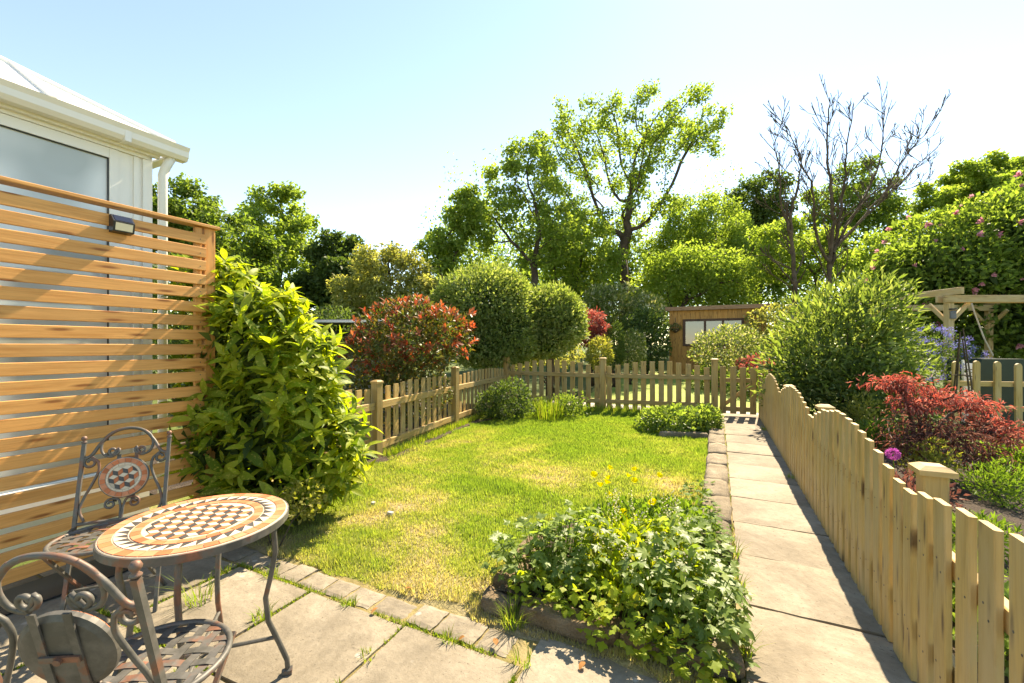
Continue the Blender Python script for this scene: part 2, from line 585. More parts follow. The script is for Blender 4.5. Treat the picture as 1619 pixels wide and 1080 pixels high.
m, nt, out = nodes('lawn_thatch')
at = nt.nodes.new('ShaderNodeAttribute'); at.attribute_name = 'dry'
v = coords(nt, rnd=False)
n2 = noise(nt, v, 60, 5, .7)
c = ramp(nt, [(0, (.14, .18, .035)), (.35, (.22, .24, .06)), (.65, (.33, .28, .13)), (1, (.38, .30, .19))], at.outputs['Fac']).outputs[0]
c = mixc(nt, .8, c, ramp(nt, [(.3, (.45, .45, .4)), (.65, (1.15, 1.15, 1.1))], n2).outputs[0], 'MULTIPLY')
princ(nt, out, c, .9, bump(nt, n2, 1, .02), 0, .15)
M['lawn'] = m
m, nt, out = nodes('mown_far_lawn')
v = coords(nt, rnd=False)
n1 = noise(nt, v, 1.5, 5, .6); n2 = noise(nt, v, 40, 5, .7)
c = ramp(nt, [(.35, (.20, .27, .045)), (.65, (.28, .33, .07))], n1).outputs[0]
c = mixc(nt, .5, c, ramp(nt, [(.3, (.6, .6, .55)), (.65, (1.1, 1.1, 1.05))], n2).outputs[0], 'MULTIPLY')
princ(nt, out, c, .85, bump(nt, n2, .6, .02), 0, .2)
M['far_lawn'] = m
LZ = lambda x, y: .012 + .014 * nz(x, y, 1.3, 3) + .006 * nz(x, y, 5, 11)
grid('lawn', np.arange(-4.6, -.04, .05), np.arange(1.82, 9.12, .05), lambda x, y: LZ(x, y) - .03 * np.clip((1.90 - y) / .06, 0, 1), M['lawn'], {'dry': dryness})

# neighbour's lawn beyond the back fence, with the pale strip behind it
grid('far_lawn', np.arange(-3.2, 2.6, .4), np.arange(10.2, 18.7, .4), lambda x, y: ground_z(x, y) + .012, M['far_lawn'])
grid('gravel_strip', np.linspace(-4, 1.6, 8), np.linspace(9.55, 10.2, 3), lambda x, y: x * 0 + .006, M['gravel'])
grid('side_lawn', np.arange(2.9, 9, .5), np.arange(2.0, 10.2, .5), lambda x, y: x * 0 + .004, M['lawn'])
grid('planting_bed', np.arange(.80, 2.9, .1), np.arange(1.0, 10.2, .1), lambda x, y: .02 + .03 * nz(x, y, 2.2, 5), M['soil'])
grid('hedge_bed', np.arange(-7.5, -3.98, .25), np.arange(2.2, 9.2, .25), lambda x, y: -.012 + .01 * nz(x, y, 2.2, 5), M['soil'])


def slab_mesh(w, d, t, seed):
    """a paving slab, corners knocked, surface uneven"""
    rg = random.Random(seed)
    m = MB()
    nx, ny = 7, 7
    for j in range(ny + 1):
        for i in range(nx + 1):
            x, y = w * i / nx, d * j / ny
            e = min(i, nx - i, j, ny - j)
            ex = rg.uniform(-.004, .004) if e == 0 else 0
            m.v.append((x + (ex if i in (0, nx) else 0), y + (ex if j in (0, ny) else 0), t - (.005 if e == 0 else 0) + rg.uniform(-.0015, .0015)))
    for j in range(ny):
        for i in range(nx):
            a = j * (nx + 1) + i
            m.f.append((a, a + 1, a + nx + 2, a + nx + 1))
    rim = [i for i in range(nx + 1)] + [(j + 1) * (nx + 1) + nx for j in range(ny)] + [ny * (nx + 1) + i for i in range(nx - 1, -1, -1)] + [j * (nx + 1) for j in range(ny - 1, 0, -1)]
    b = len(m.v)
    for i in rim: m.v.append((m.v[i][0], m.v[i][1], -.03))
    k = len(rim)
    for i in range(k): m.f.append((rim[i], b + i, b + (i + 1) % k, rim[(i + 1) % k]))
    return m


patio = grid('patio', np.linspace(-3.9, .9, 12), np.linspace(-1.2, 1.905, 10), lambda x, y: x * 0 + .004, M['joint'])
SX = [-3.98, -3.36, -2.74, -2.09, -1.41, -.77, -.13, .5]
SY = [1.70, 1.09, .46, -.15, -.76]
for i in range(len(SX) - 1):
    for j in range(len(SY) - 1):
        yt = 1.93 if (j == 0 and SX[i] > -1.2) else SY[j]
        w, d = SX[i + 1] - SX[i] - .022, yt - SY[j + 1] - .022
        o = slab_mesh(w, d, .02 + random.uniform(-.003, .004), i * 17 + j).build('slab', M['slab'], patio, smooth=False)
        o.location = (SX[i] + .011, SY[j + 1] + .011, 0)
        o.rotation_euler = (random.uniform(-.004, .004), random.uniform(-.004, .004), random.uniform(-.006, .006))
xx = -3.3
k = 0
while xx < -.95:                      # small setts along the lawn's edge
    w = random.choice((.17, .2, .24))
    o = slab_mesh(w - .014, .15 + random.uniform(-.01, .015), .016 + random.uniform(-.006, .004), 400 + k).build('sett', M['slab'], patio)
    o.location = (xx, 1.722, 0)
    o.rotation_euler = (0, random.uniform(-.02, .02), random.uniform(-.03, .03))
    xx += w; k += 1

path = grid('path', np.linspace(.09, .80, 4), np.linspace(-.2, 9.6, 20), lambda x, y: x * 0 + .006, M['joint'])
yy = .83
k = 0
while yy < 9.5:
    L = random.choice((.58, .6, .62))
    o = slab_mesh(.635, L - .014, .024 + random.uniform(-.004, .004), 600 + k).build('slab', M['path'], path)
    o.location = (.112 + random.uniform(-.006, .006), yy, 0)
    o.rotation_euler = (random.uniform(-.004, .004), random.uniform(-.004, .004), random.uniform(-.012, .012))
    yy += L; k += 1


def rock_mesh(w, d, hgt, seed, r=.03):
    """a rough squared stone: subdivided box pushed about by noise"""
    import bmesh
    bm = bmesh.new()
    bmesh.ops.create_cube(bm, size=1)
    bmesh.ops.subdivide_edges(bm, edges=bm.edges[:], cuts=5, use_grid_fill=True)
    rg = np.random.default_rng(seed)
    ph = rg.uniform(0, 6, 12)
    for vv in bm.verts:
        c = vv.co
        q = Vector((abs(c.x), abs(c.y), abs(c.z))) * 2
        rnd = max(0, q.length - 1.18) * .16
        c = c * (1 - rnd)
        p = Vector((c.x * w, c.y * d, (c.z + .5) * hgt))
        a = math.sin(p.x * 21 + ph[0]) * math.sin(p.y * 25 + ph[1]) + math.sin(p.z * 33 + ph[2] + p.x * 17) * .8 + math.sin(p.x * 55 + p.z * 41 + ph[3]) * .45
        vv.co = p + c.normalized() * a * r * .35
    me = bpy.data.meshes.new('stone')
    bm.to_mesh(me); bm.free()
    me.polygons.foreach_set('use_smooth', [True] * len(me.polygons))
    return me


kerb = thing('kerb', 'rough stone kerb running between the lawn and the paved path', 'kerb', (-.012, 1.95, 0))
yy = 3.1
k = 0
while yy < 8.6:
    L = random.uniform(.42, .7)
    o = link('kerb_stone', rock_mesh(.21, L - .006, .15 + random.uniform(-.015, .015), 50 + k, .022), M['kerb'], kerb)
    o.location = (random.uniform(-.012, .012), yy + L / 2 - 1.95, -.03)
    yy += L; k += 1
o = None
edge = thing('bed_edging', 'low retaining row of rough brown stones at the front of the flower bed', 'stone edging', (-.6, 2.02, 0))
for i, (x, w, hh, dy, rz) in enumerate([(-1.03, .20, .12, 0, .05), (-.67, .50, .13, .0, .02), (-.23, .36, .12, .02, .0), (.02, .14, .11, .08, .15)]):
    o = link('stone', rock_mesh(w, .12, hh, 80 + i, .032), M['rock'] if i < 3 else M['kerb'], edge)
    o.location = (x + .6, dy, -.03); o.rotation_euler = (0, 0, rz)
for i, (x, y, w) in enumerate([(-1.1, 2.3, .3), (-1.12, 2.65, .35)]):
    o = link('stone', rock_mesh(.13, w, .12, 90 + i, .03), M['rock'], edge)
    o.location = (x + .6, y - 2.02, -.03)
bed = grid('flower_bed_soil', np.arange(-1.08, -.02, .06), np.arange(2.05, 3.75, .06), lambda x, y: .075 + .03 * nz(x, y, 3, 5) - .09 * np.clip((y - 3.0) / .7, 0, 1), M['soil'])

# ---------------------------------------------------------------- grass (uncountable): blades over the lawn
rg = np.random.default_rng(11)
n = 330000
bx = rg.uniform(-4.45, -.06, n)
u = rg.uniform(0, 1, n)
by = 1.86 + 7.2 * u ** 1.35
dr = dryness(bx, by) + rg.normal(0, .10, n)
keep = (rg.uniform(0, 1, n) > np.clip(dr - .45, 0, .75)) & ~((bx > -1.1) & (by > 2.0) & (by < 3.3)) & (bx > -3.66 - (by - 4) * .09 + .12 * nz(by, by * 0, 3, 4))
keep &= ~((bx < -2.75 + rg.normal(0, .12, n)) & (by < 2.55 + rg.normal(0, .1, n)))
keep &= (by > 1.9 + .05 * nz(bx, by * 0, 6, 9))
bx, by, dr = bx[keep], by[keep], dr[keep]
n = len(bx)
tuft = np.clip(nz(bx, by, 4.0, 20) - .2, 0, 1)
far = np.clip((by - 2) / 7, 0, 1)
Lg = (.020 + .022 * rg.uniform(0, 1, n) + .028 * tuft) * (1 - .35 * np.clip(dr, 0, 1)) * (1 + .35 * far)
Lg += .05 * np.exp(-(((bx + 1.85) / .25) ** 2 + ((by - 3.75) / .12) ** 2)) * rg.uniform(.3, 1, n)
Lg += .05 * (by > 8.5) * rg.uniform(.2, 1, n)
wd = (.0022 + .0018 * rg.uniform(0, 1, n)) * (1 + 1.2 * far)
an = rg.uniform(0, 2 * np.pi, n); ln = rg.uniform(.1, .75, n)
Z0 = LZ(bx, by) - .003
B = np.stack([bx, by, Z0], 1)
side = np.stack([-np.sin(an), np.cos(an), 0 * an], 1) * wd[:, None]
tip = B + np.stack([np.cos(an) * ln * Lg, np.sin(an) * ln * Lg, Lg], 1)
V = np.stack([B - side, B + side, tip], 1).reshape(-1, 3)
gr = np_mesh('grass', V, np.arange(3 * n).reshape(n, 3), M['blade'], attr={'dry': np.repeat(np.clip(dr * .95 + .02, 0, 1), 3)})
tag(gr, 'short sunlit grass with dry straw patches covering the lawn', 'grass', kind='stuff')


# ---------------------------------------------------------------- foliage builders
def rhomb(C, A, Nn, L, W, fold=.18, droop=.12):
    C = np.asarray(C); n = len(C)
    A = A / np.linalg.norm(A, axis=1, keepdims=True)
    Sd = np.cross(A, Nn); Sd /= (np.linalg.norm(Sd, axis=1, keepdims=True) + 1e-9)
    Nn = np.cross(Sd, A)
    L = np.broadcast_to(L, (n,))[:, None]; W = np.broadcast_to(W, (n,))[:, None]
    mid = C + A * L * .48
    l = mid + Sd * W * .5 + Nn * W * fold
    r = mid - Sd * W * .5 + Nn * W * fold
    t = C + A * L - Nn * L * droop
    V = np.stack([C, r, t, l], 1).reshape(-1, 3)
    i = np.arange(n) * 4
    F = np.concatenate([np.stack([i, i + 1, i + 2], 1), np.stack([i, i + 2, i + 3], 1)])
    return V, F


def unit(rg, n):
    d = rg.normal(size=(n, 3))
    return d / np.linalg.norm(d, axis=1, keepdims=True)


def ell_points(ells, n, rg, shell=.5, lump=.12, zmin=.02, power=2.0):
    """points in the outer part of a union of ellipsoids; returns points and outward directions"""
    ells = [(np.array(c, float), np.array(r, float)) for c, r in ells]
    wgt = np.array([(r[0] * r[1] * r[2]) ** (2 / 3) for c, r in ells]); wgt /= wgt.sum()
    out_p, out_d = [], []
    need = n
    for _ in range(12):
        k = int(need * 1.5) + 10
        idx = rg.choice(len(ells), k, p=wgt)
        C = np.array([ells[i][0] for i in range(len(ells))])[idx]
        Rr = np.array([ells[i][1] for i in range(len(ells))])[idx]
        d = unit(rg, k)
        rad = 1 - shell * rg.uniform(0, 1, k) ** power
        lp = 1 + lump * (np.sin(d[:, 0] * 5 + idx) * np.sin(d[:, 1] * 6 + 2 * idx) + np.sin(d[:, 2] * 7 + d[:, 0] * 4 + idx)) * .7
        p = C + d * Rr * (rad * lp)[:, None]
        ok = p[:, 2] > zmin
        for j, (c2, r2) in enumerate(ells):
            q = (((p - c2) / r2) ** 2).sum(1)
            ok &= (q > (1 - shell) ** 2) | (idx == j)
        out_p.append(p[ok]); nn = d / Rr; out_d.append((nn / np.linalg.norm(nn, axis=1, keepdims=True))[ok])
        need = n - sum(len(a) for a in out_p)
        if need <= 0: break
    return np.concatenate(out_p)[:n], np.concatenate(out_d)[:n]


def foliage(parent, ells, n, L, W, mat, seed, name='foliage', shell=.5, lump=.12, up=.35, out=.7, rnd=.8, droop=.12, zmin=.02, kind=None, lv=.35, power=2.0):
    rg = np.random.default_rng(seed)
    p, d = ell_points(ells, n, rg, shell, lump, zmin, power)
    k = len(p)
    A = d * out + unit(rg, k) * rnd + np.array([0, 0, up])
    Nn = d * .6 + unit(rg, k) * .7 + np.array([0, 0, .6])
    Ls = L * (1 + lv * rg.uniform(-1, 1, k)); Ws = W * (1 + lv * rg.uniform(-1, 1, k))
    V, F = rhomb(p, A, Nn, Ls, Ws, droop=droop)
    o = np_mesh(name, V, F, mat, parent, off=wl(parent))
    if kind: o['kind'] = kind
    return o


def stems(parent, base, tops, r, mat, name='stems', seed=0, bend=.15):
    rg = random.Random(seed)
    mb = MB()
    for t in tops:
        b = Vector(base) + Vector((rg.uniform(-.08, .08), rg.uniform(-.08, .08), 0))
        t = Vector(t)
        m1 = b.lerp(t, .4) + Vector((rg.uniform(-bend, bend), rg.uniform(-bend, bend), rg.uniform(0, bend)))
        mb.tube([b, b.lerp(m1, .5), m1, m1.lerp(t, .55), t], [r, r * .85, r * .65, r * .45, r * .2], 6)
    return mb.build(name, mat, parent, off=wl(parent), smooth=True)


def shrub(name, label, cat, base, ells, n, L, W, mat, seed, stemtops=5, sr=.03, group=None, **kw):
    t = thing(name, label, cat, base, group=group)
    rg = np.random.default_rng(seed + 999)
    tops = []
    for i in range(stemtops):
        c, r = ells[i % len(ells)]
        tops.append(Vector(c) + Vector(unit(rg, 1)[0] * np.array(r) * .6))
    if stemtops:
        stems(t, base, tops, sr, M['bark'], 'stem', seed)
    foliage(t, ells, n, L, W, mat, seed, **kw)
    return t


def E(px, py, D, rpx, rpy, rd=None):
    """ellipsoid given by where it stands in the view: pixel centre, pixel radii, depth"""
    c = P(px, py, D)
    rx = rpx * D / FPX
    return (tuple(c), (rx, rd if rd else rx, rpy * D / FPX))


def colonize(rg, trunk, att, step, infl, kill, trop=(0, 0, .12), iters=160, jit=.15):
    pts = [np.array(p, float) for p in trunk]
    par = [-1] + list(range(len(trunk) - 1))
    nodes_ = np.array(pts)
    A = att.copy()
    D = np.linalg.norm(A[:, None] - nodes_[None], axis=2)
    near = D.argmin(1); nd = D.min(1)
    trop = np.array(trop)
    used = {}
    for it in range(iters):
        act = nd < infl
        if not act.any():
            if it > 0 and not grew: break
            infl *= 1.5
            grew = True
            if it > iters - 2: break
            continue
        vec = A[act] - nodes_[near[act]]
        vec /= (np.linalg.norm(vec, axis=1, keepdims=True) + 1e-9)
        acc = np.zeros_like(nodes_)
        np.add.at(acc, near[act], vec)
        ids = np.unique(near[act])
        ids = np.array([i for i in ids if used.get(i, 0) < 3], dtype=int)
        if len(ids) == 0: break
        for i in ids: used[i] = used.get(i, 0) + 1
        dv = acc[ids]; dv /= (np.linalg.norm(dv, axis=1, keepdims=True) + 1e-9)
        dv = dv + trop + rg.normal(size=dv.shape) * jit
        dv /= np.linalg.norm(dv, axis=1, keepdims=True)
        new = nodes_[ids] + dv * step
        b = len(nodes_)
        nodes_ = np.concatenate([nodes_, new]); par += list(ids)
        D = np.linalg.norm(A[:, None] - new[None], axis=2)
        j = D.argmin(1); dj = D[np.arange(len(A)), j]
        up_ = dj < nd
        near[up_] = b + j[up_]; nd[up_] = dj[up_]
        alive = nd > kill
        A = A[alive]; near = near[alive]; nd = nd[alive]
        grew = False
        if len(A) == 0: break
    return nodes_, np.array(par)


def branch_mesh(nodes_, par, r_tip, r_trunk, expo=2.3, sides=5):
    n = len(nodes_)
    acc = np.zeros(n)
    kids = np.zeros(n, int)
    for i in range(n - 1, 0, -1):
        if kids[i] == 0: acc[i] = 1.0
        acc[par[i]] += acc[i]; kids[par[i]] += 1
    acc[acc == 0] = 1
    rad = r_tip * acc ** (1 / expo)
    rad *= 1 if rad[0] <= 0 else 1
    sc = r_trunk / rad[0]
    w = np.log(acc) / np.log(acc[0])
    rad = rad * (1 + (sc - 1) * w)
    a = nodes_[par[1:]]; b = nodes_[1:]
    ra = np.minimum(rad[par[1:]], rad[1:] * 1.35); rb = rad[1:]
    d = b - a; d /= (np.linalg.norm(d, axis=1, keepdims=True) + 1e-9)
    ref = np.where(np.abs(d[:, 2:3]) < .9, np.array([[0, 0, 1.]]), np.array([[1., 0, 0]]))
    x = np.cross(d, ref); x /= np.linalg.norm(x, axis=1, keepdims=True)
    y = np.cross(d, x)
    m_ = n - 1
    V = np.zeros((m_, 2, sides, 3))
    for k in range(sides):
        an = 2 * np.pi * k / sides
        o = x * np.cos(an) + y * np.sin(an)
        V[:, 0, k] = a + o * ra[:, None] - d * ra[:, None] * .2
        V[:, 1, k] = b + o * rb[:, None] + d * rb[:, None] * .2
    i = (np.arange(m_) * 2 * sides)[:, None]
    F = []
    for k in range(sides):
        k2 = (k + 1) % sides
        F.append(np.concatenate([i + k, i + k2, i + sides + k2, i + sides + k], 1))
    return V.reshape(-1, 3), np.concatenate(F), kids, rad


def tree(name, label, foot, ells, seed, mat, natt=500, step=.5, leaves=16000, L=.26, W=.22, r_trunk=.25, r_tip=.012, clump=.5, trunk_top=None,
         infl=None, kill=None, bark='bark', group=None, trop=(0, 0, .12), shellatt=0.75, jit=.15, lean=(0, 0), hang=0.0, cat='tree'):
    rg = np.random.default_rng(seed)
    t = thing(name, label, cat, foot, group=group)
    att, _ = ell_points(ells, natt, rg, shellatt, .1, .3, 1.2)
    zc = min(c[2] - r[2] for c, r in ells)
    top = trunk_top if trunk_top else max(foot[2] + 1.0, zc)
    k = max(3, int((top - foot[2]) / step))
    trunk = [(foot[0] + lean[0] * i / k + rg.normal() * .03, foot[1] + lean[1] * i / k + rg.normal() * .03, foot[2] - .1 + (top - foot[2] + .1) * i / k) for i in range(k + 1)]
    nd, par = colonize(rg, trunk, att, step, infl or step * 6, kill or step * 1.3, trop, jit=jit)
    V, F, kids, rad = branch_mesh(nd, par, r_tip, r_trunk)
    np_mesh('trunk', V, F, M[bark], t, off=foot)
    if leaves:
        thin = np.where((rad < np.quantile(rad, .80)) & (np.arange(len(rad)) > k))[0]
        term = np.where((kids == 0) & (np.arange(len(rad)) > k))[0]
        src = np.concatenate([thin, term, term])
        idx = rg.choice(src, leaves)
        off = np.clip(rg.normal(size=(leaves, 3)), -1.5, 1.5) * clump * np.array([.52, .52, .42])
        c = nd[idx] + off
        c[:, 2] -= np.abs(rg.normal(size=leaves)) * hang
        A = unit(rg, leaves) + off / clump * .5 + np.array([0, 0, -.15 - hang])
        Nn = unit(rg, leaves) * .8 + np.array([0, 0, .8])
        Ls = L * rg.uniform(.6, 1.3, leaves); Ws = W * rg.uniform(.6, 1.3, leaves)
        V, F = rhomb(c, A, Nn, Ls, Ws)
        np_mesh('crown', V, F, mat, t, off=foot)
    return t


def bare_tree(label, foot, limbs, seed, r0, group=None):
    """limbs: list of (start height fraction list of guide points); each limb throws upswept twigs"""
    rg = random.Random(seed)
    t = thing('bare_tree', label, 'tree', foot, group=group)
    mb = MB()

    def grow(p, d, L, r, depth):
        n_ = max(3, int(L / .28))
        pts, rs = [p], [r]
        q = Vector(p); d = Vector(d).normalized()
        for i in range(n_):
            d = (d + Vector((rg.gauss(0, .05), rg.gauss(0, .05), rg.gauss(.045, .03)))).normalized()
            q = q + d * (L / n_)
            pts.append(q.copy()); rs.append(max(.015, r * (1 - .8 * (i + 1) / n_)))
            if depth > 0 and i >= 0 and rg.random() < (.62 if depth > 1 else .55):
                ax = Vector((rg.gauss(0, 1), rg.gauss(0, 1), rg.gauss(.1, .6))).normalized()
                c = (d * .8 + ax * .45 + Vector((0, 0, .25))).normalized()
                grow(q.copy(), c, L * rg.uniform(.45, .78) * (1 - .45 * i / n_), rs[-1] * .6, depth - 1)
        mb.tube(pts, rs, 5 if r > .03 else 4, cap=False)
    for pts, ra, rb, twigs, tl in limbs:
        pts = [Vector(p) for p in pts]
        m_ = len(pts)
        # smooth the guide
        fine = []
        q = [pts[0]] + pts + [pts[-1]]
        for i in range(1, len(q) - 2):
            for k in range(5):
                u = k / 5
                fine.append(.5 * (2 * q[i] + (q[i + 1] - q[i - 1]) * u + (2 * q[i - 1] - 5 * q[i] + 4 * q[i + 1] - q[i + 2]) * u * u + (-q[i - 1] + 3 * q[i] - 3 * q[i + 1] + q[i + 2]) * u ** 3) + Vector((rg.gauss(0, .03), rg.gauss(0, .03), 0)))
        fine.append(pts[-1])
        rs = [(ra + (rb - ra) * (i / (len(fine) - 1)) ** .7) * .72 for i in range(len(fine))]
        mb.tube(fine, rs, 7, cap=False)
        for k in range(twigs):
            f_ = .25 + .75 * (k + rg.random()) / twigs
            i = min(len(fine) - 2, int(f_ * (len(fine) - 1)))
            d = (fine[i + 1] - fine[i]).normalized()
            c = (d * .8 + Vector((rg.gauss(0, .55), rg.gauss(0, .55), .2))).normalized()
            grow(fine[i], c, tl * rg.uniform(.5, 1.1), max(.022, rs[i] * .5), 2)
    mb.build('trunk', M['deadbark'], t, off=foot)
    return t


def leaf_shape(L, W, rows=4, fold=.18, curl=.25, mat=None, tooth=0.0, peak=.45):
    """a single pointed leaf, base at origin, axis +X, face +Z"""
    m = MB()
    m.v.append((0, 0, 0))
    for i in range(1, rows):
        t = i / rows
        w = W / 2 * (math.sin(math.pi * t ** (math.log(.5) / math.log(peak)))) ** .8
        z = -curl * L * t * t
        m.v += [(L * t, w, z + fold * w), (L * t, 0, z), (L * t, -w, z + fold * w)]
    m.v.append((L, 0, -curl * L))
    m.f += [(0, 2, 1), (0, 3, 2)]
    for i in range(rows - 2):
        a = 1 + 3 * i
        m.f += [(a, a + 1, a + 4, a + 3), (a + 1, a + 2, a + 5, a + 4)]
    a = 1 + 3 * (rows - 2); e = len(m.v) - 1
    m.f += [(a, a + 1, e), (a + 1, a + 2, e)]
    me = bpy.data.meshes.new('leaf')
    me.from_pydata(m.v, [], [f[::-1] for f in m.f])
    me.polygons.foreach_set('use_smooth', [True] * len(me.polygons))
    me.update()
    me.materials.append(mat)
    return me


def lobed_leaf(L, lobes, mat, seed=0, depth=.45, curl=.2):
    """a lobed, toothed leaf as a fan, base at origin, axis +X"""
    rg = random.Random(seed)
    pts = []
    ns = lobes * 6
    for i in range(ns + 1):
        t = i / ns
        an = R(-125) + R(250) * t
        ph = (t * lobes) % 1.0
        lob = 1 - depth * (abs(ph - .5) * 2) ** 1.3
        env = .62 + .38 * math.cos(an * .62)
        r = L * .62 * lob * env * (1 + (.07 if i % 2 else -.07) + rg.uniform(-.04, .04))
        pts.append((L * .36 + r * math.cos(an), r * math.sin(an)))
    cx = L * .36
    vs = [(cx, 0, .0)]
    for x, y in pts:
        q = math.hypot(x - cx, y) / L
        vs.append((x, y, -curl * q * q * L * 2 + .12 * abs(y)))
    vs.append((0, 0, 0))
    fs = [(0, i, i + 1) for i in range(1, len(pts))] + [(0, len(pts), len(vs) - 1), (0, len(vs) - 1, 1)]
    me = bpy.data.meshes.new('leaf')
    me.from_pydata(vs, [], fs)
    me.polygons.foreach_set('use_smooth', [True] * len(me.polygons))
    me.update()
    me.materials.append(mat)
    return me


def leaf_objects(parent, pts, axes, nrms, meshes, rg, smin=.75, smax=1.25, name='leaf'):
    pw = wl(parent)
    for p, a, n_ in zip(pts, axes, nrms):
        x = Vector(a).normalized(); z = Vector(n_)
        y = z.cross(x)
        if y.length < 1e-4: y = Vector((0, 1, 0))
        y.normalize(); z = x.cross(y)
        s = rg.uniform(smin, smax)
        Mx = Matrix(((x.x * s, y.x * s, z.x * s, p[0] - pw.x), (x.y * s, y.y * s, z.y * s, p[1] - pw.y), (x.z * s, y.z * s, z.z * s, p[2] - pw.z), (0, 0, 0, 1)))
        link(name, meshes[rg.integers(len(meshes))], None, parent, mtx=Mx)


def join_leaves(parent, pts, axes, nrms, me, mat, rg, smin=.75, smax=1.25, name='foliage'):
    """the rest of the leaves as one mesh, from a template leaf"""
    tv = np.array([v.co[:] for v in me.vertices])
    tf = [list(p.vertices) for p in me.polygons]
    tri = []
    for f in tf:
        for k in range(1, len(f) - 1): tri.append((f[0], f[k], f[k + 1]))
    tri = np.array(tri)
    n = len(pts)
    x = np.asarray(axes, float); x = x / np.linalg.norm(x, axis=1, keepdims=True)
    z = np.asarray(nrms, float)
    y = np.cross(z, x); y /= (np.linalg.norm(y, axis=1, keepdims=True) + 1e-9)
    z = np.cross(x, y)
    s = rg.uniform(smin, smax, n)[:, None, None]
    V = np.asarray(pts)[:, None] + s * (tv[None, :, 0:1] * x[:, None] + tv[None, :, 1:2] * y[:, None] + tv[None, :, 2:3] * z[:, None])
    F = (tri[None] + (np.arange(n) * len(tv))[:, None, None]).reshape(-1, 3)
    o = np_mesh(name, V.reshape(-1, 3), F, mat, parent, off=wl(parent), smooth=True)
    o['kind'] = 'stuff'
    return o

# ---------------------------------------------------------------- fences
def post(parent, x, y, h, w, mat, cap=True, capw=None):
    pw = wl(parent)
    o = board('post', parent, (x, y, -.05), (x, y, h), w, w, (0, 1, 0), mat, ch=.006)
    if cap:
        c = MB(); k = (capw or w * 1.28) / 2
        c.v = [(a * k, b * k, 0) for a, b in ((-1, -1), (1, -1), (1, 1), (-1, 1))] + [(a * k, b * k, .022) for a, b in ((-1, -1), (1, -1), (1, 1), (-1, 1))] + [(a * k * .55, b * k * .55, .038) for a, b in ((-1, -1), (1, -1), (1, 1), (-1, 1))]
        c.f = [(3, 2, 1, 0)] + [(i, (i + 1) % 4, 4 + (i + 1) % 4, 4 + i) for i in range(4)] + [(4 + i, 4 + (i + 1) % 4, 8 + (i + 1) % 4, 8 + i) for i in range(4)] + [(8, 9, 10, 11)]
        me = bpy.data.meshes.new('cap'); me.from_pydata(c.v, [], c.f); me.update(); me.materials.append(mat)
        q = link('cap', me, None, o)
        q.matrix_local = o.matrix_basis.inverted() @ Matrix.Translation(Vector((x, y, h)) - pw)
    return o


_n = MB(); _n.lathe([(.0042, -.001), (.0042, .0008), (.002, .0014)], 7)
NAIL = bpy.data.meshes.new('nail'); NAIL.from_pydata(_n.v, [], _n.f); NAIL.materials.append(M['iron'])


def run(parent, a, b, topf, spacing, W, T, z0, rails, mat, nrm, off_picket, off_rail, railw=.075, railt=.035, end='flat', margin=.07, jitter=.006, seed=0, nails=False):
    """pickets and rails between two posts; topf(t in 0..1) gives the picket tops"""
    rg = random.Random(seed)
    a = Vector((a[0], a[1], 0)); b = Vector((b[0], b[1], 0))
    d = b - a; L = d.length; u = d.normalized(); nrm = Vector(nrm).normalized()
    for z in rails:
        zz0, zz1 = (z, z) if not isinstance(z, tuple) else z
        board('rail', parent, a + nrm * off_rail + Vector((0, 0, zz0)), b + nrm * off_rail + Vector((0, 0, zz1)), railw, railt, nrm, mat)
    n = max(1, int(round((L - 2 * margin) / spacing)))
    for i in range(n + 1):
        s = margin + (L - 2 * margin) * i / n + rg.uniform(-jitter, jitter)
        p = a + u * s + nrm * off_picket
        lean = rg.uniform(-.006, .006)
        h = round(topf(s / L) + rg.uniform(-.006, .006), 2)
        pk = board('picket', parent, (p.x, p.y, z0), (p.x + u.x * lean, p.y + u.y * lean, h), W, T, nrm, mat, end)
        if nails:
            for z in rails:
                for e_ in (-.02, .02):
                    nl = link('nail', NAIL, None, pk)
                    nl.location = (z - z0 + e_, e_ * .8 + rg.uniform(-.006, .006), T / 2)
                    if off_rail > off_picket: nl.location.z = -T / 2


pf = thing('picket_fence', 'pale arched picket fence along the right side of the paved path', 'fence', (.78, 2.4, 0))
PY = [.37, 2.42, 4.47, 6.52, 8.55]
for i, y in enumerate(PY):
    post(pf, .84, y + .04, .862 if i < 4 else .93, .085, M['fence'], capw=.125)
for i in range(4):
    run(pf, (.735, PY[i]), (.735, PY[i + 1]), lambda t, i=i: .785 + (.115 if i == 0 else .18) * math.sin(math.pi * t) ** .9, .150 if i == 0 else .141, .090, .022, .025, [.24, .62], M['fence'], (-1, 0, 0), 0, -.034, margin=.06, seed=i, nails=i < 2)
run(pf, (.735, 8.55), (.735, 9.38), lambda t: .80 + .10 * t, .137, .090, .022, .025, [.24, .62], M['fence'], (-1, 0, 0), 0, -.034, margin=.06, seed=9)

lf = thing('picket_fence', 'older grey-brown picket fence with heavy rails along the left of the lawn', 'fence', (-4.1, 6.3, 0))
LP = [(-3.52, 1.95), (-3.83, 4.07), (-4.13, 6.29), (-4.47, 9.0)]
for i, (x, y) in enumerate(LP[1:3]):
    post(lf, x, y, .94 + .06 * i, .105, M['fence_old'], capw=.115)
for i in range(3):
    a, b = LP[i], LP[i + 1]
    nr = Vector((b[1] - a[1], -(b[0] - a[0]), 0)).normalized()
    run(lf, a, b, lambda t: .80 + .12 * (1 - math.sin(math.pi * t)) * 0 + .07 * math.sin(math.pi * t) + .05, .175, .10, .022, .06, [.15, .66], M['fence_old'], nr, -.045, -.008, railw=.09, railt=.045, margin=.12, seed=20 + i)

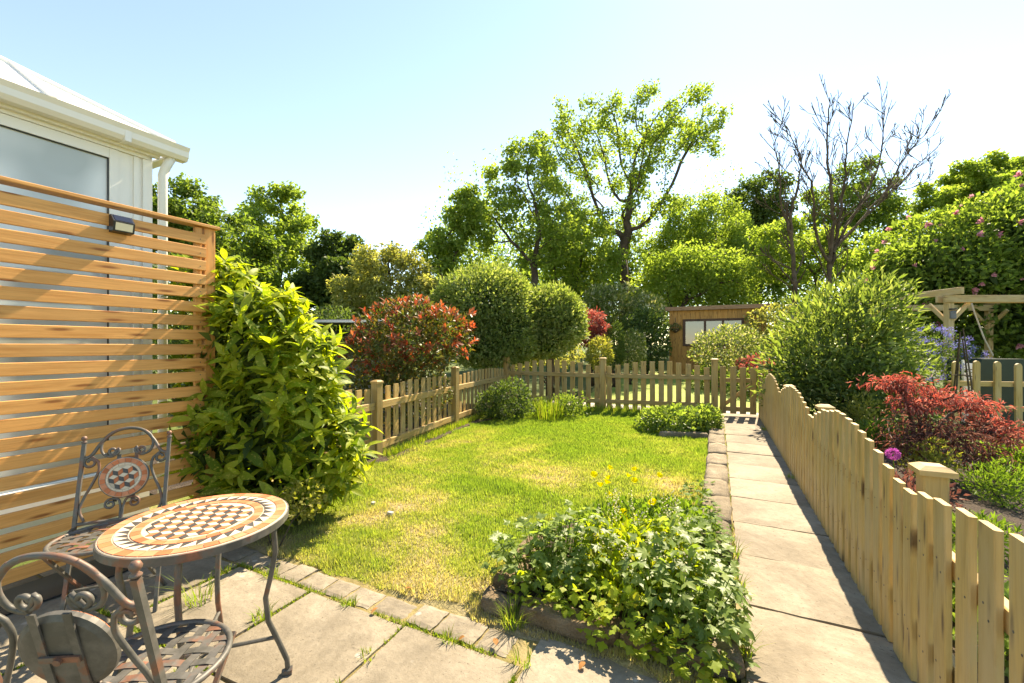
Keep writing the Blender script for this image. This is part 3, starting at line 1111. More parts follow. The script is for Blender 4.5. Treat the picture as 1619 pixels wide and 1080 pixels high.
bf = thing('picket_fence', 'brown arched picket fence closing the far end of the lawn', 'fence', (-2.2, 9.1, 0))
BP = [(-4.47, 9.0), (-2.2, 9.03), (-.05, 9.36)]
for i, (x, y) in enumerate(BP):
    post(bf, x, y, 1.11, .12, M['fence_old'], capw=.145)
for i in range(2):
    a, b = BP[i], BP[i + 1]
    nr = Vector((b[1] - a[1], -(b[0] - a[0]), 0)).normalized()
    run(bf, a, b, lambda t: .93 + .15 * math.sin(math.pi * t), .178, .105, .022, .05, [.22, .76], M['fence_old'], nr, -.04, -.006, railw=.085, railt=.042, margin=.14, seed=30 + i)

gate = thing('garden_gate', 'small picket gate across the far end of the paved path', 'gate', (.36, 9.42, 0))
run(gate, (.04, 9.38), (.68, 9.46), lambda t: 1.0 - .03 * t, .19, .11, .022, .07, [.16, .72], M['fence_old'], (0.1, -1, 0), .0, -.035, railw=.085, railt=.04, margin=.06, seed=41)
board('brace', gate, (.08, 9.43, .2), (.64, 9.50, .68), .07, .03, (0, -1, 0), M['fence_old'])
gp = thing('gate_post', 'thin brown post at the right of the garden gate', 'post', (.76, 9.47, 0))
post(gp, .76, 9.47, .98, .09, M['fence_old'], capw=.1)

rf = thing('picket_fence', 'round-topped wooden picket fence below the pergola on the right', 'fence', tuple(P(1560, 680, 7.1)[:2]) + (0,))
a = P(1500, 600, 7.3); b = P(1720, 600, 6.9)
run(rf, (a.x, a.y), (b.x, b.y), lambda t: 1.13 + .02 * math.sin(9 * t), .285, .11, .035, .04, [.35, .76], M['fence'], -FWD, .03, -.01, railw=.085, railt=.04, end='round', seed=52)

# ---------------------------------------------------------------- slatted screen and its lamp
XS = -3.50
sc = thing('slatted_screen', 'tall orange pine screen of horizontal slats on the left', 'screen', (XS, 1.4, 0))
for y in (.83, 1.945):
    board('post', sc, (XS - .045, y, -.03), (XS - .045, y, 2.305), .075, .085, (1, 0, 0), M['pine'], ch=.003)
board('batten', sc, (XS - .02, 1.865, .05), (XS - .02, 1.865, 2.30), .045, .03, (1, 0, 0), M['pine'], ch=.002)
NSL = 21
for i in range(NSL):
    z = .115 + i * .1035 + random.uniform(-.003, .003)
    sl_ = board('slat', sc, (XS + .008, .80, z + .033), (XS + .008, 1.905, z + .033 + random.uniform(-.004, .004)), .074, .02, (1, 0, 0), M['pine'], ch=.003)
    for xx_ in (.03, 1.065):
        nl = link('screw', NAIL, None, sl_); nl.location = (xx_, random.uniform(-.012, .012), .0102)
board('top_rail', sc, (XS - .02, .78, 2.318), (XS - .02, 2.0, 2.318), .10, .022, (0, 0, 1), M['pine'], ch=.003)
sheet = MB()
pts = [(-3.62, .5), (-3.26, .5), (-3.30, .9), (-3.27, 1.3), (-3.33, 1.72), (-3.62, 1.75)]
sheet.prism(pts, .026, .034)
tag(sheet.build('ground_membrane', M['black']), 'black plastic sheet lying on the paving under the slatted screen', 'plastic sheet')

lp = P(187, 345, (XS / (((187 - 809.5) / FPX) * CA - SA)))
lamp = thing('solar_lamp', 'small black solar security lamp fixed to the top of the slatted screen', 'lamp', (XS + .02, lp.y, lp.z - .05))
m = MB()
w2 = .055
prof = [(0, -.055), (0, .055), (.022, .058), (.062, .012), (.050, -.05)]
m.v = [(x, -w2, z) for x, z in prof] + [(x, w2, z) for x, z in prof]
m.f = [(0, 1, 2, 3, 4), (9, 8, 7, 6, 5)] + [(i, 5 + i, 5 + (i + 1) % 5, (i + 1) % 5) for i in range(5)]
m.build('housing', M['blackplastic'], lamp)
m = MB(); m.v = [(.0645, -.044, .004), (.0645, .044, .004), (.0535, .044, -.042), (.0535, -.044, -.042)]
m.v += [(x - .004, y, z) for x, y, z in m.v]
m.f = [(3, 2, 1, 0), (4, 5, 6, 7)] + [(i, (i + 1) % 4, 4 + (i + 1) % 4, 4 + i) for i in range(4)]
m.build('lens', M['lens'], lamp)
m = MB(); m.v = [(.028, -.045, .0545), (.028, .045, .0545), (.060, .045, .0175), (.060, -.045, .0175)]
m.v += [(x - .003, y, z - .003) for x, y, z in m.v]
m.f = [(0, 1, 2, 3), (7, 6, 5, 4)] + [(i, 4 + i, 4 + (i + 1) % 4, (i + 1) % 4) for i in range(4)]
m.build('solar_panel', M['solar'], lamp)

# ---------------------------------------------------------------- conservatory behind the screen
XC = -4.3
cv = thing('conservatory', 'white framed conservatory corner behind the slatted screen', 'conservatory', (XC, 1.9, 0))
o3 = (XC, 1.9, 0)
ZH = 2.96                                                # top of the glazing
def cbox(name, lo, hi, mat, par=None):
    b = MB(); b.box(lo, hi)
    return b.build(name, mat, par or cv, off=o3)
cbox('dwarf_wall', (XC - .10, -4.0, -.05), (XC - .02, 1.92, .30), M['upvc'])
cbox('sill', (XC - .09, -4.0, .302), (XC + .06, 1.96, .345), M['upvc'])
cbox('corner_post', (XC - .10, 1.78, .347), (XC + .0, 1.93, ZH + .09), M['upvc'])
for y0, y1 in ((.62, 1.70), (-.55, .53), (-1.72, -.64)):
    f = MB()
    f.box((XC - .07, y1 - .055, .35), (XC + .012, y1, ZH)); f.box((XC - .07, y0, .35), (XC + .012, y0 + .055, ZH))
    f.box((XC - .07, y0 + .056, ZH - .075), (XC + .011, y1 - .056, ZH)); f.box((XC - .07, y0 + .056, .35), (XC + .011, y1 - .056, .42))
    fo = f.build('window', M['upvc'], cv, off=o3)
    g = MB(); g.box((XC - .045, y0 + .062, .43), (XC - .012, y1 - .062, ZH - .082)); g.build('pane', M['glass'], fo, off=o3)
    s_ = MB(); s_.box((XC - .011, y1 - .0615, .425), (XC + .004, y1 - .0565, ZH - .078)); s_.box((XC - .011, y0 + .06, ZH - .0815), (XC + .004, y1 - .0625, ZH - .0765))
    s_.build('seal', M['blackplastic'], fo, off=o3)
cbox('mullion', (XC - .08, 1.702, .35), (XC + .004, 1.778, ZH), M['upvc'])
cbox('head_beam', (XC - .10, -4, ZH + .003), (XC + .02, 1.90, ZH + .09), M['upvc'])
cbox('fascia', (XC + .022, -4, ZH + .03), (XC + .06, 1.96, ZH + .16), M['upvc'])
gp_ = [(0, 0), (.075, 0), (.10, .03), (.105, .075), (.125, .11), (.112, .115), (.09, .08), (.085, .04), (.07, .014), (0, .014)]
def gutter(name, a, b, outward):
    a = Vector(a); b = Vector(b); outward = Vector(outward)
    k = MB(); n_ = len(gp_)
    for p in (a, b):
        for x, z in gp_: k.v.append(tuple(p + outward * x + Vector((0, 0, z))))
    k.f = [(i, (i + 1) % n_, n_ + (i + 1) % n_, n_ + i) for i in range(n_)] + [tuple(range(n_)), tuple(range(n_, 2 * n_))[::-1]]
    return k.build(name, M['upvc'], cv, off=o3)
gutter('gutter', (XC + .062, -4, ZH + .05), (XC + .062, 2.125, ZH + .05), (1, 0, 0))
gutter('gutter', (XC + .058, 2.0, ZH + .052), (XC - 3, 2.0, ZH + .052), (0, 1, 0))
cbox('gutter_bracket', (XC + .06, 1.68, ZH + .043), (XC + .168, 1.72, ZH + .13), M['upvc'])
cbox('post_cover', (XC + .0005, 1.80, .35), (XC + .012, 1.835, ZH + .0), M['upvc'])
cbox('post_cover', (XC + .0005, 1.86, .35), (XC + .016, 1.925, ZH + .0), M['upvc'])
dp = MB(); dp.tube([(XC + .045, 1.985, .0), (XC + .045, 1.985, 2.86), (XC + .06, 2.0, 2.93), (XC + .09, 2.03, 3.02)], .034, 12)
dp.build('downpipe', M['upvc'], cv, off=o3, smooth=True)
# hipped roof
ex, ey, ez = XC + .12, 2.06, ZH + .17
ax, ay, az = ex - 2.0, ey - 2.0, ez + 1.22
rfm = MB()
rfm.v = [(ex, ey, ez), (ex, -4, ez), (ax, -4, az), (ax, ay, az), (ax - 2, ey, ez), (ax - .02, ay, az)]
rfm.f = [(0, 1, 2, 3)[::-1], (0, 3, 4)[::-1]]
rfm.v += [(x, y, z - .03) for x, y, z in rfm.v[:6]]
rfm.f += [(6, 7, 8, 9), (6, 9, 10), (0, 6, 7, 1), (0, 4, 10, 6)]
rfm.build('roof', M['upvc'], cv, off=o3)
hb = MB(); hb.tube([(ex - .02, ey - .02, ez + .0), (ax, ay, az + .0)], .036, 6); hb.tube([(ax, ay, az + .02), (ax, -4, az + .02)], .06, 6)
hb.build('hip_capping', M['upvc'], cv, off=o3)
for yb in (1.3, .55, -.2, -.95):
    zb = ez + (ez * 0) ; tt = min(1, (ey - yb) / 2.0)
    b_ = MB(); b_.tube([(ex, yb, ez + .012), (ex - 2.0 * tt, yb, ez + 1.22 * tt + .012)], .022, 4); b_.build('glazing_bar', M['upvc'], cv, off=o3)

# ---------------------------------------------------------------- bistro table
TC = (-1.86, 1.00)
tb = thing('bistro_table', 'round bistro table with orange and cream mosaic top and grey iron legs', 'table', (TC[0], TC[1], 0))
RT, ZT = .305, .715
top = MB(); top.lathe([(RT - .012, -.03), (RT, -.028), (RT, .002), (RT - .003, .004), (RT - .008, .004)], 64, (0, 0, ZT))
to = top.build('tabletop', M['grout'], tb)
rim = MB()
n_ = 64
for r_, z_ in ((RT + .001, -.028), (RT + .005, -.026), (RT + .005, .001), (RT + .001, .003)):
    for k in range(n_):
        a_ = 2 * math.pi * k / n_; rim.v.append((r_ * math.cos(a_), r_ * math.sin(a_), ZT + z_))
for i in range(4):
    for k in range(n_):
        rim.f.append((i * n_ + k, i * n_ + (k + 1) % n_, ((i + 1) % 4) * n_ + (k + 1) % n_, ((i + 1) % 4) * n_ + k))
rim.build('rim', M['iron'], to)


def shrink(poly, g):
    cx = sum(p[0] for p in poly) / len(poly); cy = sum(p[1] for p in poly) / len(poly)
    out_ = []
    for x, y in poly:
        d_ = math.hypot(x - cx, y - cy); k_ = max(.2, 1 - g / max(d_, 1e-6)); out_.append((cx + (x - cx) * k_, cy + (y - cy) * k_))
    return out_


def ring_tiles(parent, r0, r1, n_, zf, mats, g=.0016, a0=0):
    for k in range(n_):
        a_, b_ = a0 + 2 * math.pi * k / n_, a0 + 2 * math.pi * (k + 1) / n_
        m_ = (a_ + b_) / 2
        poly = [(r0 * math.cos(a_), r0 * math.sin(a_)), (r1 * math.cos(a_), r1 * math.sin(a_)), (r1 * math.cos(m_), r1 * math.sin(m_)), (r1 * math.cos(b_), r1 * math.sin(b_)), (r0 * math.cos(b_), r0 * math.sin(b_)), (r0 * math.cos(m_), r0 * math.sin(m_))]
        t_ = MB(); t_.prism(shrink(poly, g), *zf)
        t_.build('tile', M[mats[k % len(mats)]], parent)


def rhombille(parent, rad, e, zf, g=.0012, rot=0.0):
    """tumbling-block tiles (three rhombs per cube) clipped to a disc"""
    h3 = e * math.sqrt(3) / 2
    cr, sr_ = math.cos(rot), math.sin(rot)
    for i in range(-9, 10):
        for j in range(-9, 10):
            cx, cy = (i + .5 * (j % 2)) * 2 * h3, j * 1.5 * e
            H = [(cx + e * math.sin(R(60 * k)), cy + e * math.cos(R(60 * k))) for k in range(6)]
            for q, mt in ((0, 'tile_w'), (2, 'tile_o'), (4, 'tile_b')):
                poly = [(cx, cy), H[(q + 5) % 6], H[q], H[(q + 1) % 6]]
                if max(math.hypot(*p) for p in poly) > rad:
                    mx, my = (sum(p[0] for p in poly) / 4, sum(p[1] for p in poly) / 4)
                    if math.hypot(mx, my) > rad * .97: continue
                    poly = [(x * min(1, rad / max(1e-9, math.hypot(x, y))), y * min(1, rad / max(1e-9, math.hypot(x, y)))) for x, y in poly]
                poly = [(x * cr - y * sr_, x * sr_ + y * cr) for x, y in shrink(poly, g)]
                t_ = MB(); t_.prism(poly, *zf); t_.build('tile', M[mt], parent)


zt = (ZT + .003, ZT + .0065)
ring_tiles(to, .262, .300, 40, zt, ['tile_p', 'tile_o', 'tile_p'])
for k in range(34):                                       # cream ring with charcoal teeth
    a_, b_ = 2 * math.pi * k / 34, 2 * math.pi * (k + 1) / 34
    tri = [(.259 * math.cos(a_), .259 * math.sin(a_)), (.259 * math.cos(b_ * .5 + a_ * .5), .259 * math.sin(b_ * .5 + a_ * .5)), (.259 * math.cos(b_), .259 * math.sin(b_)), (.218 * math.cos(b_), .218 * math.sin(b_))]
    t_ = MB(); t_.prism(shrink(tri, .0016), *zt); t_.build('tile', M['tile_w'], to)
    tri = [(.256 * math.cos(a_), .256 * math.sin(a_)), (.219 * math.cos(b_), .219 * math.sin(b_)), (.219 * math.cos(a_), .219 * math.sin(a_))]
    t_ = MB(); t_.prism(shrink(tri, .0016), *zt); t_.build('tile', M['tile_b'], to)
ring_tiles(to, .182, .215, 30, zt, ['tile_o', 'tile_p'])
rhombille(to, .179, .031, zt, rot=R(18))
def leg_curve(ang, sgn=1):
    c_, s_ = math.cos(ang), math.sin(ang)
    prof = [(.235, .70), (.255, .64), (.262, .55), (.245, .45), (.225, .36), (.235, .26), (.275, .16), (.305, .08), (.31, .012)]
    return [(r_ * c_, r_ * s_, z_) for r_, z_ in prof]
for k in range(4):
    an_ = R(47 + 90 * k)
    l_ = MB(); l_.tube(leg_curve(an_), .0105, 8); lo_ = l_.build('leg', M['iron'], tb, smooth=True)
    f_ = MB(); c_, s_ = math.cos(an_), math.sin(an_)
    f_.tube([(.285 * c_, .285 * s_, .03), (.325 * c_, .325 * s_, .03)], [.012, .02], 6); f_.build('foot', M['iron'], lo_)
for k in range(2):
    an_ = R(47 + 90 * k); c_, s_ = math.cos(an_), math.sin(an_)
    x_ = MB(); x_.tube([(.268 * c_, .268 * s_, .185 + .018 * k), (0, 0, .19 + .018 * k), (-.268 * c_, -.268 * s_, .185 + .018 * k)], .008, 8); x_.build('stretcher', M['iron'], tb)
ap = MB(); ap.lathe([(.232, -.045), (.24, -.045), (.24, -.031), (.232, -.031)], 40, (0, 0, ZT)); ap.build('apron', M['iron'], tb)


# ---------------------------------------------------------------- bistro chairs
def spiral(cx, cz, r0, r1, a0, turns, n_=22):
    return [(cx + (r0 + (r1 - r0) * i / n_) * math.cos(a0 + turns * 2 * math.pi * i / n_), cz + (r0 + (r1 - r0) * i / n_) * math.sin(a0 + turns * 2 * math.pi * i / n_)) for i in range(n_ + 1)]


def cr(pts, n_=6):
    """Catmull-Rom through 2D points"""
    out_ = []
    q = [pts[0]] + list(pts) + [pts[-1]]
    for i in range(1, len(q) - 2):
        for k in range(n_):
            t = k / n_
            out_.append(tuple(.5 * (2 * q[i][d] + (q[i + 1][d] - q[i - 1][d]) * t + (2 * q[i - 1][d] - 5 * q[i][d] + 4 * q[i + 1][d] - q[i + 2][d]) * t * t + (-q[i - 1][d] + 3 * q[i][d] - 3 * q[i + 1][d] + q[i + 2][d]) * t ** 3) for d in range(2)))
    out_.append(tuple(pts[-1]))
    return out_


def make_chair(label, loc, rz):
    ch = thing('bistro_chair', label, 'chair', loc, rz, 'iron bistro chairs at the mosaic table')
    yb = lambda z: -.055 + (.90 - z) * .26
    B3 = lambda pts: [(x, yb(z), z) for x, z in pts]
    HW = .185
    for s in (-1, 1):
        p_ = MB(); p_.tube([(s * HW, yb(.865), .865), (s * HW, yb(.45), .45), (s * HW, yb(.0) + .02, .0)], .0115, 4)
        po = p_.build('back_post', M['iron'], ch)
        f_ = MB(); f_.lathe([(.004, 0), (.013, .004), (.013, .009), (.006, .014), (.012, .022), (.0135, .029), (.009, .038), (.001, .041)], 10, (s * HW, yb(.865), .865)); f_.build('finial', M['iron'], po, smooth=True)
        # front legs fold the other way
        l_ = MB(); l_.tube([(s * (HW - .03), .40, .445), (s * (HW - .03), .16, .22), (s * (HW - .03), -.09, 0)], .0095, 4); l_.build('leg', M['iron'], ch)
        # outer S scroll: curl under the arch, then down the side to the post
        sp = spiral(s * .150, .765, .010, .030, 0 if s > 0 else math.pi, (1.25 if s > 0 else -1.25))[::1]
        sc_ = sp + [(s * x, z) for x, z in cr([(.118, .765), (.112, .72), (.135, .65), (.160, .59), (.172, .53), (.150, .475)])]
        m_ = MB(); m_.tube(B3(sc_), .0068, 6); m_.build('side_scroll', M['iron'], ch, smooth=True)
        # inner C scroll beneath the arch
        sp = spiral(s * .060, .815, .008, .028, math.pi if s > 0 else 0, (-1.1 if s > 0 else 1.1))
        sc_ = sp + [(s * x, z) for x, z in cr([(.062, .785), (.098, .80), (.112, .84), (.100, .885), (.070, .915)])]
        m_ = MB(); m_.tube(B3(sc_), .0068, 6); m_.build('top_scroll', M['iron'], ch, smooth=True)
        # lower curls below the medallion
        sp = spiral(s * .050, .545, .008, .026, 0, (1.3 if s > 0 else -1.3)) if s > 0 else [(-x, z) for x, z in spiral(.050, .545, .008, .026, 0, 1.3)]
        sc_ = sp + [(s * x, z) for x, z in cr([(.050, .572), (.018, .565), (.006, .53), (.004, .49), (.0035, .47)])]
        m_ = MB(); m_.tube(B3(sc_), .006, 6); m_.build('lower_scroll', M['iron'], ch, smooth=True)
    ar = cr([(-HW, .785), (-.150, .80), (-.115, .86), (-.065, .915), (0, .932), (.065, .915), (.115, .86), (.150, .80), (HW, .785)])
    m_ = MB(); m_.tube(B3(ar), .0085, 6); m_.build('top_arch', M['iron'], ch, smooth=True)
    m_ = MB(); m_.tube([(-HW, yb(.465), .465), (HW, yb(.465), .465)], .009, 6); m_.build('back_rail', M['iron'], ch)
    m_ = MB(); m_.tube([(-HW + .03, .05, .13), (HW - .03, .05, .13)], .007, 6); m_.build('stretcher', M['iron'], ch)
    m_ = MB(); m_.tube([(-HW, yb(.16), .16), (HW, yb(.16), .16)], .007, 6); m_.build('stretcher', M['iron'], ch)
    # medallion on the back plane
    tilt = math.atan(.26)
    Mx = Matrix.Translation((0, yb(.675), .675)) @ Matrix.Rotation(R(90) - 0 + tilt, 4, 'X')   # local +Z looks to the front (-Y before tilt)
    Mx = Matrix.Translation((0, yb(.675), .675)) @ Matrix(((-1, 0, 0, 0), (0, -math.sin(tilt), math.cos(tilt), 0), (0, math.cos(tilt), math.sin(tilt), 0), (0, 0, 0, 1)))
    d_ = MB(); d_.lathe([(.060, -.016), (.095, -.012), (.108, -.004), (.108, .008), (.104, .010)], 40)
    md = d_.build('medallion', M['iron'], ch, smooth=False)
    md.matrix_local = Mx
    g_ = MB(); g_.lathe([(.1035, .0102), (.1035, .0112)], 40); g_.build('grout_bed', M['grout'], md)
    ring_tiles(md, .077, .102, 20, (.0108, .0145), ['tile_o', 'tile_p'], .0015)
    ring_tiles(md, .066, .0755, 16, (.0108, .0142), ['tile_w'], .0010)
    rhombille(md, .0645, .0245, (.0108, .0145), .001, R(10))
    for x_ in (-.038, .038):
        b_ = MB(); b_.box((x_ - .009, -.125, -.021), (x_ + .009, .125, -.0165)); b_.build('strap', M['iron'], md)
    b_ = MB(); b_.box((-.045, -.008, -.0265), (.045, .008, -.0215)); b_.lathe([(.009, -.034), (.009, -.027)], 8); b_.build('cross_strap', M['iron'], md)
    # round woven seat
    SC, SR = (0, .255, .452), .195
    s_ = MB(); s_.tube([(SC[0] + SR * math.cos(2 * math.pi * k / 40), SC[1] + SR * math.sin(2 * math.pi * k / 40), SC[2]) for k in range(41)], .0095, 8, cap=False)
    so = s_.build('seat', M['iron'], ch, smooth=True)
    for k in range(7):
        q = -.156 + .052 * k
        w_ = math.sqrt(SR ** 2 - q * q) - .002
        for ax_ in (0, 1):
            b_ = MB()
            for i in range(13):
                t = -w_ + 2 * w_ * i / 12
                zz = SC[2] + .0028 * math.cos(math.pi * (t + .156) / .052 + math.pi * k) * (1 if ax_ == 0 else -1)
                for e_ in (-.013, .013):
                    b_.v.append((SC[0] + (q + e_ if ax_ == 0 else t), SC[1] + (t if ax_ == 0 else q + e_), zz + .001))
            nn = len(b_.v)
            b_.v += [(x, y, z - .0022) for x, y, z in b_.v]
            for i in range(12):
                a_ = 2 * i
                b_.f += [(a_, a_ + 1, a_ + 3, a_ + 2), (nn + a_, nn + a_ + 2, nn + a_ + 3, nn + a_ + 1), (a_, a_ + 2, nn + a_ + 2, nn + a_), (a_ + 1, nn + a_ + 1, nn + a_ + 3, a_ + 3)]
            b_.build('seat_strap', M['iron'], so)
    for s in (-1, 1):
        b_ = MB(); b_.tube([(s * HW, yb(.452), .452), (s * .17, .20, .452)], .008, 6); b_.build('seat_arm', M['iron'], ch)
    return ch


# chair backs run between the two posts seen in the photograph
make_chair('grey iron bistro chair with mosaic back facing out, between table and slatted screen', (-2.93, 1.19, 0.02), math.atan2(-.64, .77) - R(90))
make_chair('rusty iron bistro chair in the near corner, seen from behind', (-1.385, .455, 0.02), math.atan2(.87, -.5) - R(90))

# ---------------------------------------------------------------- aucuba by the screen
au = thing('aucuba_shrub', 'tall spotted yellow-green aucuba shrub between slatted screen and lawn', 'shrub', (-3.2, 2.45, 0))
AE = [(tuple(P(345, 470, 3.55)), (.30, .30, .33)), (tuple(P(400, 540, 3.5)), (.48, .40, .50)), (tuple(P(460, 600, 3.55)), (.50, .42, .52)), (tuple(P(400, 690, 3.4)), (.45, .38, .55)),
      (tuple(P(500, 700, 3.55)), (.45, .38, .50)), (tuple(P(440, 770, 3.4)), (.42, .34, .38)), (tuple(P(350, 600, 3.45)), (.28, .3, .4)), (tuple(P(345, 700, 3.3)), (.22, .26, .45))]
stems(au, (-3.2, 2.45, 0), [c for c, r in AE] + [tuple(P(350, 430, 3.5)), tuple(P(530, 640, 3.5))], .022, M['bark'], 'stem', 3)
rg = np.random.default_rng(21)
AM = [leaf_shape(.17, .058, 6, .16, .30, M['aucuba']), leaf_shape(.155, .050, 6, .3, .42, M['aucuba']), leaf_shape(.14, .052, 6, .1, .08, M['aucuba']), leaf_shape(.12, .036, 6, .4, .2, M['aucuba']), leaf_shape(.16, .054, 6, .35, -.06, M['aucuba'])]
def whorls(ells, nw, per, seed, shell=.35, spread=.02):
    rg = np.random.default_rng(seed)
    p, d = ell_points(ells, nw, rg, shell, .10, .1)
    C, A_, Nn = [], [], []
    for q, dd in zip(p, d):
        ax = dd * .8 + np.array([0, 0, .55]) + unit(rg, 1)[0] * .35
        ax /= np.linalg.norm(ax)
        ref = np.cross(ax, [0, 0, 1.0]); ref /= np.linalg.norm(ref) + 1e-9
        r2 = np.cross(ax, ref)
        a0 = rg.uniform(0, 6.28)
        for k in range(per):
            an = a0 + k * 2.4
            sd = ref * math.cos(an) + r2 * math.sin(an)
            op = rg.uniform(.3, 1.0) + .5 * (k / per)
            C.append(q - ax * .015 * k); A_.append(ax * (1.2 - op * .6) + sd * op + np.array([0, 0, .10])); Nn.append(ax * .9 - sd * .3 + np.array([0, 0, .3]))
    return np.array(C), np.array(A_), np.array(Nn)
C, A_, Nn = whorls(AE, 640, 7, 22)
vis = (C - np.array([0, 0, HCAM])) @ np.array(FWD)
order = np.argsort(vis)
big, rest = order[:290], order[290:]
leaf_objects(au, C[big], A_[big], Nn[big], AM, rg, .55, 1.25)
join_leaves(au, C[rest], A_[rest], Nn[rest], AM[1], M['aucuba'], rg, .5, 1.2)
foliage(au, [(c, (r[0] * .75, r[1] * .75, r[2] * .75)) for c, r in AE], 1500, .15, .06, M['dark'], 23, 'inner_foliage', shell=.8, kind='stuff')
shrub('golden_shrub', 'low golden-leaved plant at the foot of the aucuba', 'shrub', (-2.75, 2.0, 0), [(tuple(P(480, 790, 3.05)), (.14, .14, .13)), (tuple(P(425, 805, 3.05)), (.12, .14, .12))], 700, .035, .022, M['yellowleaf'], 31, 3, .006)

# ---------------------------------------------------------------- photinia behind the left fence
ph = thing('photinia_shrub', 'red-tipped photinia shrub growing over the left picket fence', 'shrub', (-4.95, 6.0, 0))
PE = [E(640, 545, 7.2, 95, 62, .75), E(590, 575, 7.0, 62, 55, .6), E(700, 530, 7.4, 48, 42, .5), E(650, 510, 7.3, 60, 40, .5), E(630, 620, 7.4, 85, 80, .7)]
stems(ph, (-4.95, 6.0, 0), [c for c, r in PE], .03, M['bark'], 'stem', 5)
foliage(ph, PE, 8500, .085, .038, M['photinia'], 41, shell=.6, kind='stuff')
PR = [E(640, 530, 7.2, 97, 52, .75), E(700, 515, 7.3, 50, 38, .5), E(645, 500, 7.25, 62, 32, .45), E(590, 555, 6.9, 60, 38, .5)]
PR.append(E(612, 500, 7.2, 22, 26, .25)); PR.append(E(735, 540, 7.3, 22, 30, .25)); PR.append(E(560, 560, 6.9, 28, 22, .3))
C, A_, Nn = whorls(PR, 250, 7, 42, .3)
C[:, 2] += .03
rg = np.random.default_rng(43)
order = np.argsort((C - np.array([0, 0, HCAM])) @ np.array(FWD))
PM = [leaf_shape(.095, .036, 4, .2, .1, M['photinia_red']), leaf_shape(.08, .03, 4, .25, .0, M['photinia_red'])]
leaf_objects(ph, C[order[:280]], A_[order[:280]], Nn[order[:280]], PM, rg)
join_leaves(ph, C[order[280:]], A_[order[280:]], Nn[order[280:]], PM[0], M['photinia_red'], rg, name='red_foliage')

# ---------------------------------------------------------------- clipped dome trees beyond the corner of the fence
def dome(label, px, D, ells, n, seed, trunk_px):
    ft = P(trunk_px, 600, D); ft.z = 0
    t = thing('dome_tree', label, 'tree', tuple(ft), group='clipped dome trees')
    c0, r0 = ells[0]
    mb = MB()
    for i in range(6):
        a_ = i * 1.05; q = Vector(c0) + Vector((math.cos(a_) * r0[0] * .55, math.sin(a_) * r0[1] * .55, r0[2] * .15))
        b_ = Vector((ft.x, ft.y, .0)); m1 = Vector((ft.x + .05 * math.cos(a_), ft.y + .05 * math.sin(a_), c0[2] - r0[2] * .9))
        mb.tube([b_, b_.lerp(m1, .5) + Vector((.04, 0, 0)), m1, m1.lerp(q, .5) + Vector((0, 0, .1)), q], [.10, .085, .07, .05, .02], 7)
    mb.build('trunk', M['bark'], t, off=tuple(ft), smooth=True)
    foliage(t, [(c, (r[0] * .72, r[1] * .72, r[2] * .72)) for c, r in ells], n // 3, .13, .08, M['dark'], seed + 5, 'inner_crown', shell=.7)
    foliage(t, ells, n, .085, .045, M['dome'], seed, 'crown', shell=.32, lump=.05, up=.15, out=.8, rnd=.7)
    foliage(t, [(c, (r[0] * 1.05, r[1] * 1.05, r[2] * 1.06)) for c, r in ells], n // 20, .11, .04, M['dome'], seed + 9, 'stray_shoots', shell=.06, lump=.10, up=.5, out=1.0, rnd=.4)
    return t
dome('larger clipped dome tree behind the photinia', 765, 10.6, [E(766, 478, 10.6, 76, 56, 1.2), E(735, 515, 10.5, 55, 50, .9), E(805, 520, 10.5, 45, 50, .9), E(770, 545, 10.5, 62, 36, .9), E(715, 490, 10.5, 36, 36, .7), E(800, 470, 10.6, 42, 36, .8), E(815, 545, 10.5, 34, 30, .6)], 21000, 51, 770)
dome('smaller clipped dome tree right of the larger one, bare trunk showing', 880, 11.2, [E(868, 494, 11.2, 44, 42, .95), E(895, 512, 11.1, 30, 38, .7), E(855, 515, 11.1, 34, 34, .7), E(893, 490, 11.2, 26, 30, .6), E(862, 540, 11.0, 40, 26, .6)], 12000, 52, 868)

# ---------------------------------------------------------------- planting round the lawn
def gz(p): return float(ground_z(p.x, p.y))
def at_ground(px, D):
    q = P(px, 600, D); q.z = gz(q); return q
b = at_ground(805, 8.2)
shrub('corner_bush', 'dark leafy bush in the far left corner of the lawn', 'bush', tuple(b), [(tuple(P(805, 632, 8.1)), (.42, .4, .38)), (tuple(P(780, 640, 8.1)), (.3, .35, .3))], 2600, .06, .035, M['dark'], 61, 4, .012)
b = at_ground(868, 8.0)
t = thing('grass_clump', 'tall bright grassy clump beside the dark corner bush', 'grass clump', tuple(b))
def blades(parent, base, n_, h, spread, w, mat, seed, name='blades', lean=.5):
    rg = np.random.default_rng(seed)
    an = rg.uniform(0, 6.28, n_); r_ = spread * np.sqrt(rg.uniform(0, 1, n_))
    b_ = np.stack([base[0] + r_ * np.cos(an), base[1] + r_ * np.sin(an), np.full(n_, base[2])], 1)
    hh = h * rg.uniform(.5, 1.1, n_); a2 = an + rg.normal(0, .8, n_); ln = rg.uniform(.05, lean, n_)
    dv = np.stack([np.cos(a2), np.sin(a2), 0 * a2], 1)
    sd = np.stack([-np.sin(a2), np.cos(a2), 0 * a2], 1) * w
    m1 = b_ + np.stack([0 * hh, 0 * hh, hh * .6], 1) + dv * (ln * hh * .3)[:, None]
    t1 = b_ + np.stack([0 * hh, 0 * hh, hh], 1) + dv * (ln * hh)[:, None]
    V = np.stack([b_ - sd, b_ + sd, m1 + sd * .7, m1 - sd * .7, t1], 1).reshape(-1, 3)
    i = np.arange(n_) * 5
    F = np.concatenate([np.stack([i, i + 1, i + 2], 1), np.stack([i, i + 2, i + 3], 1), np.stack([i + 3, i + 2, i + 4], 1)])
    return np_mesh(name, V, F, mat, parent, off=wl(parent) if parent else None)
blades(t, b, 240, .48, .26, .006, M['tuft'], 63)
b = at_ground(905, 8.3)
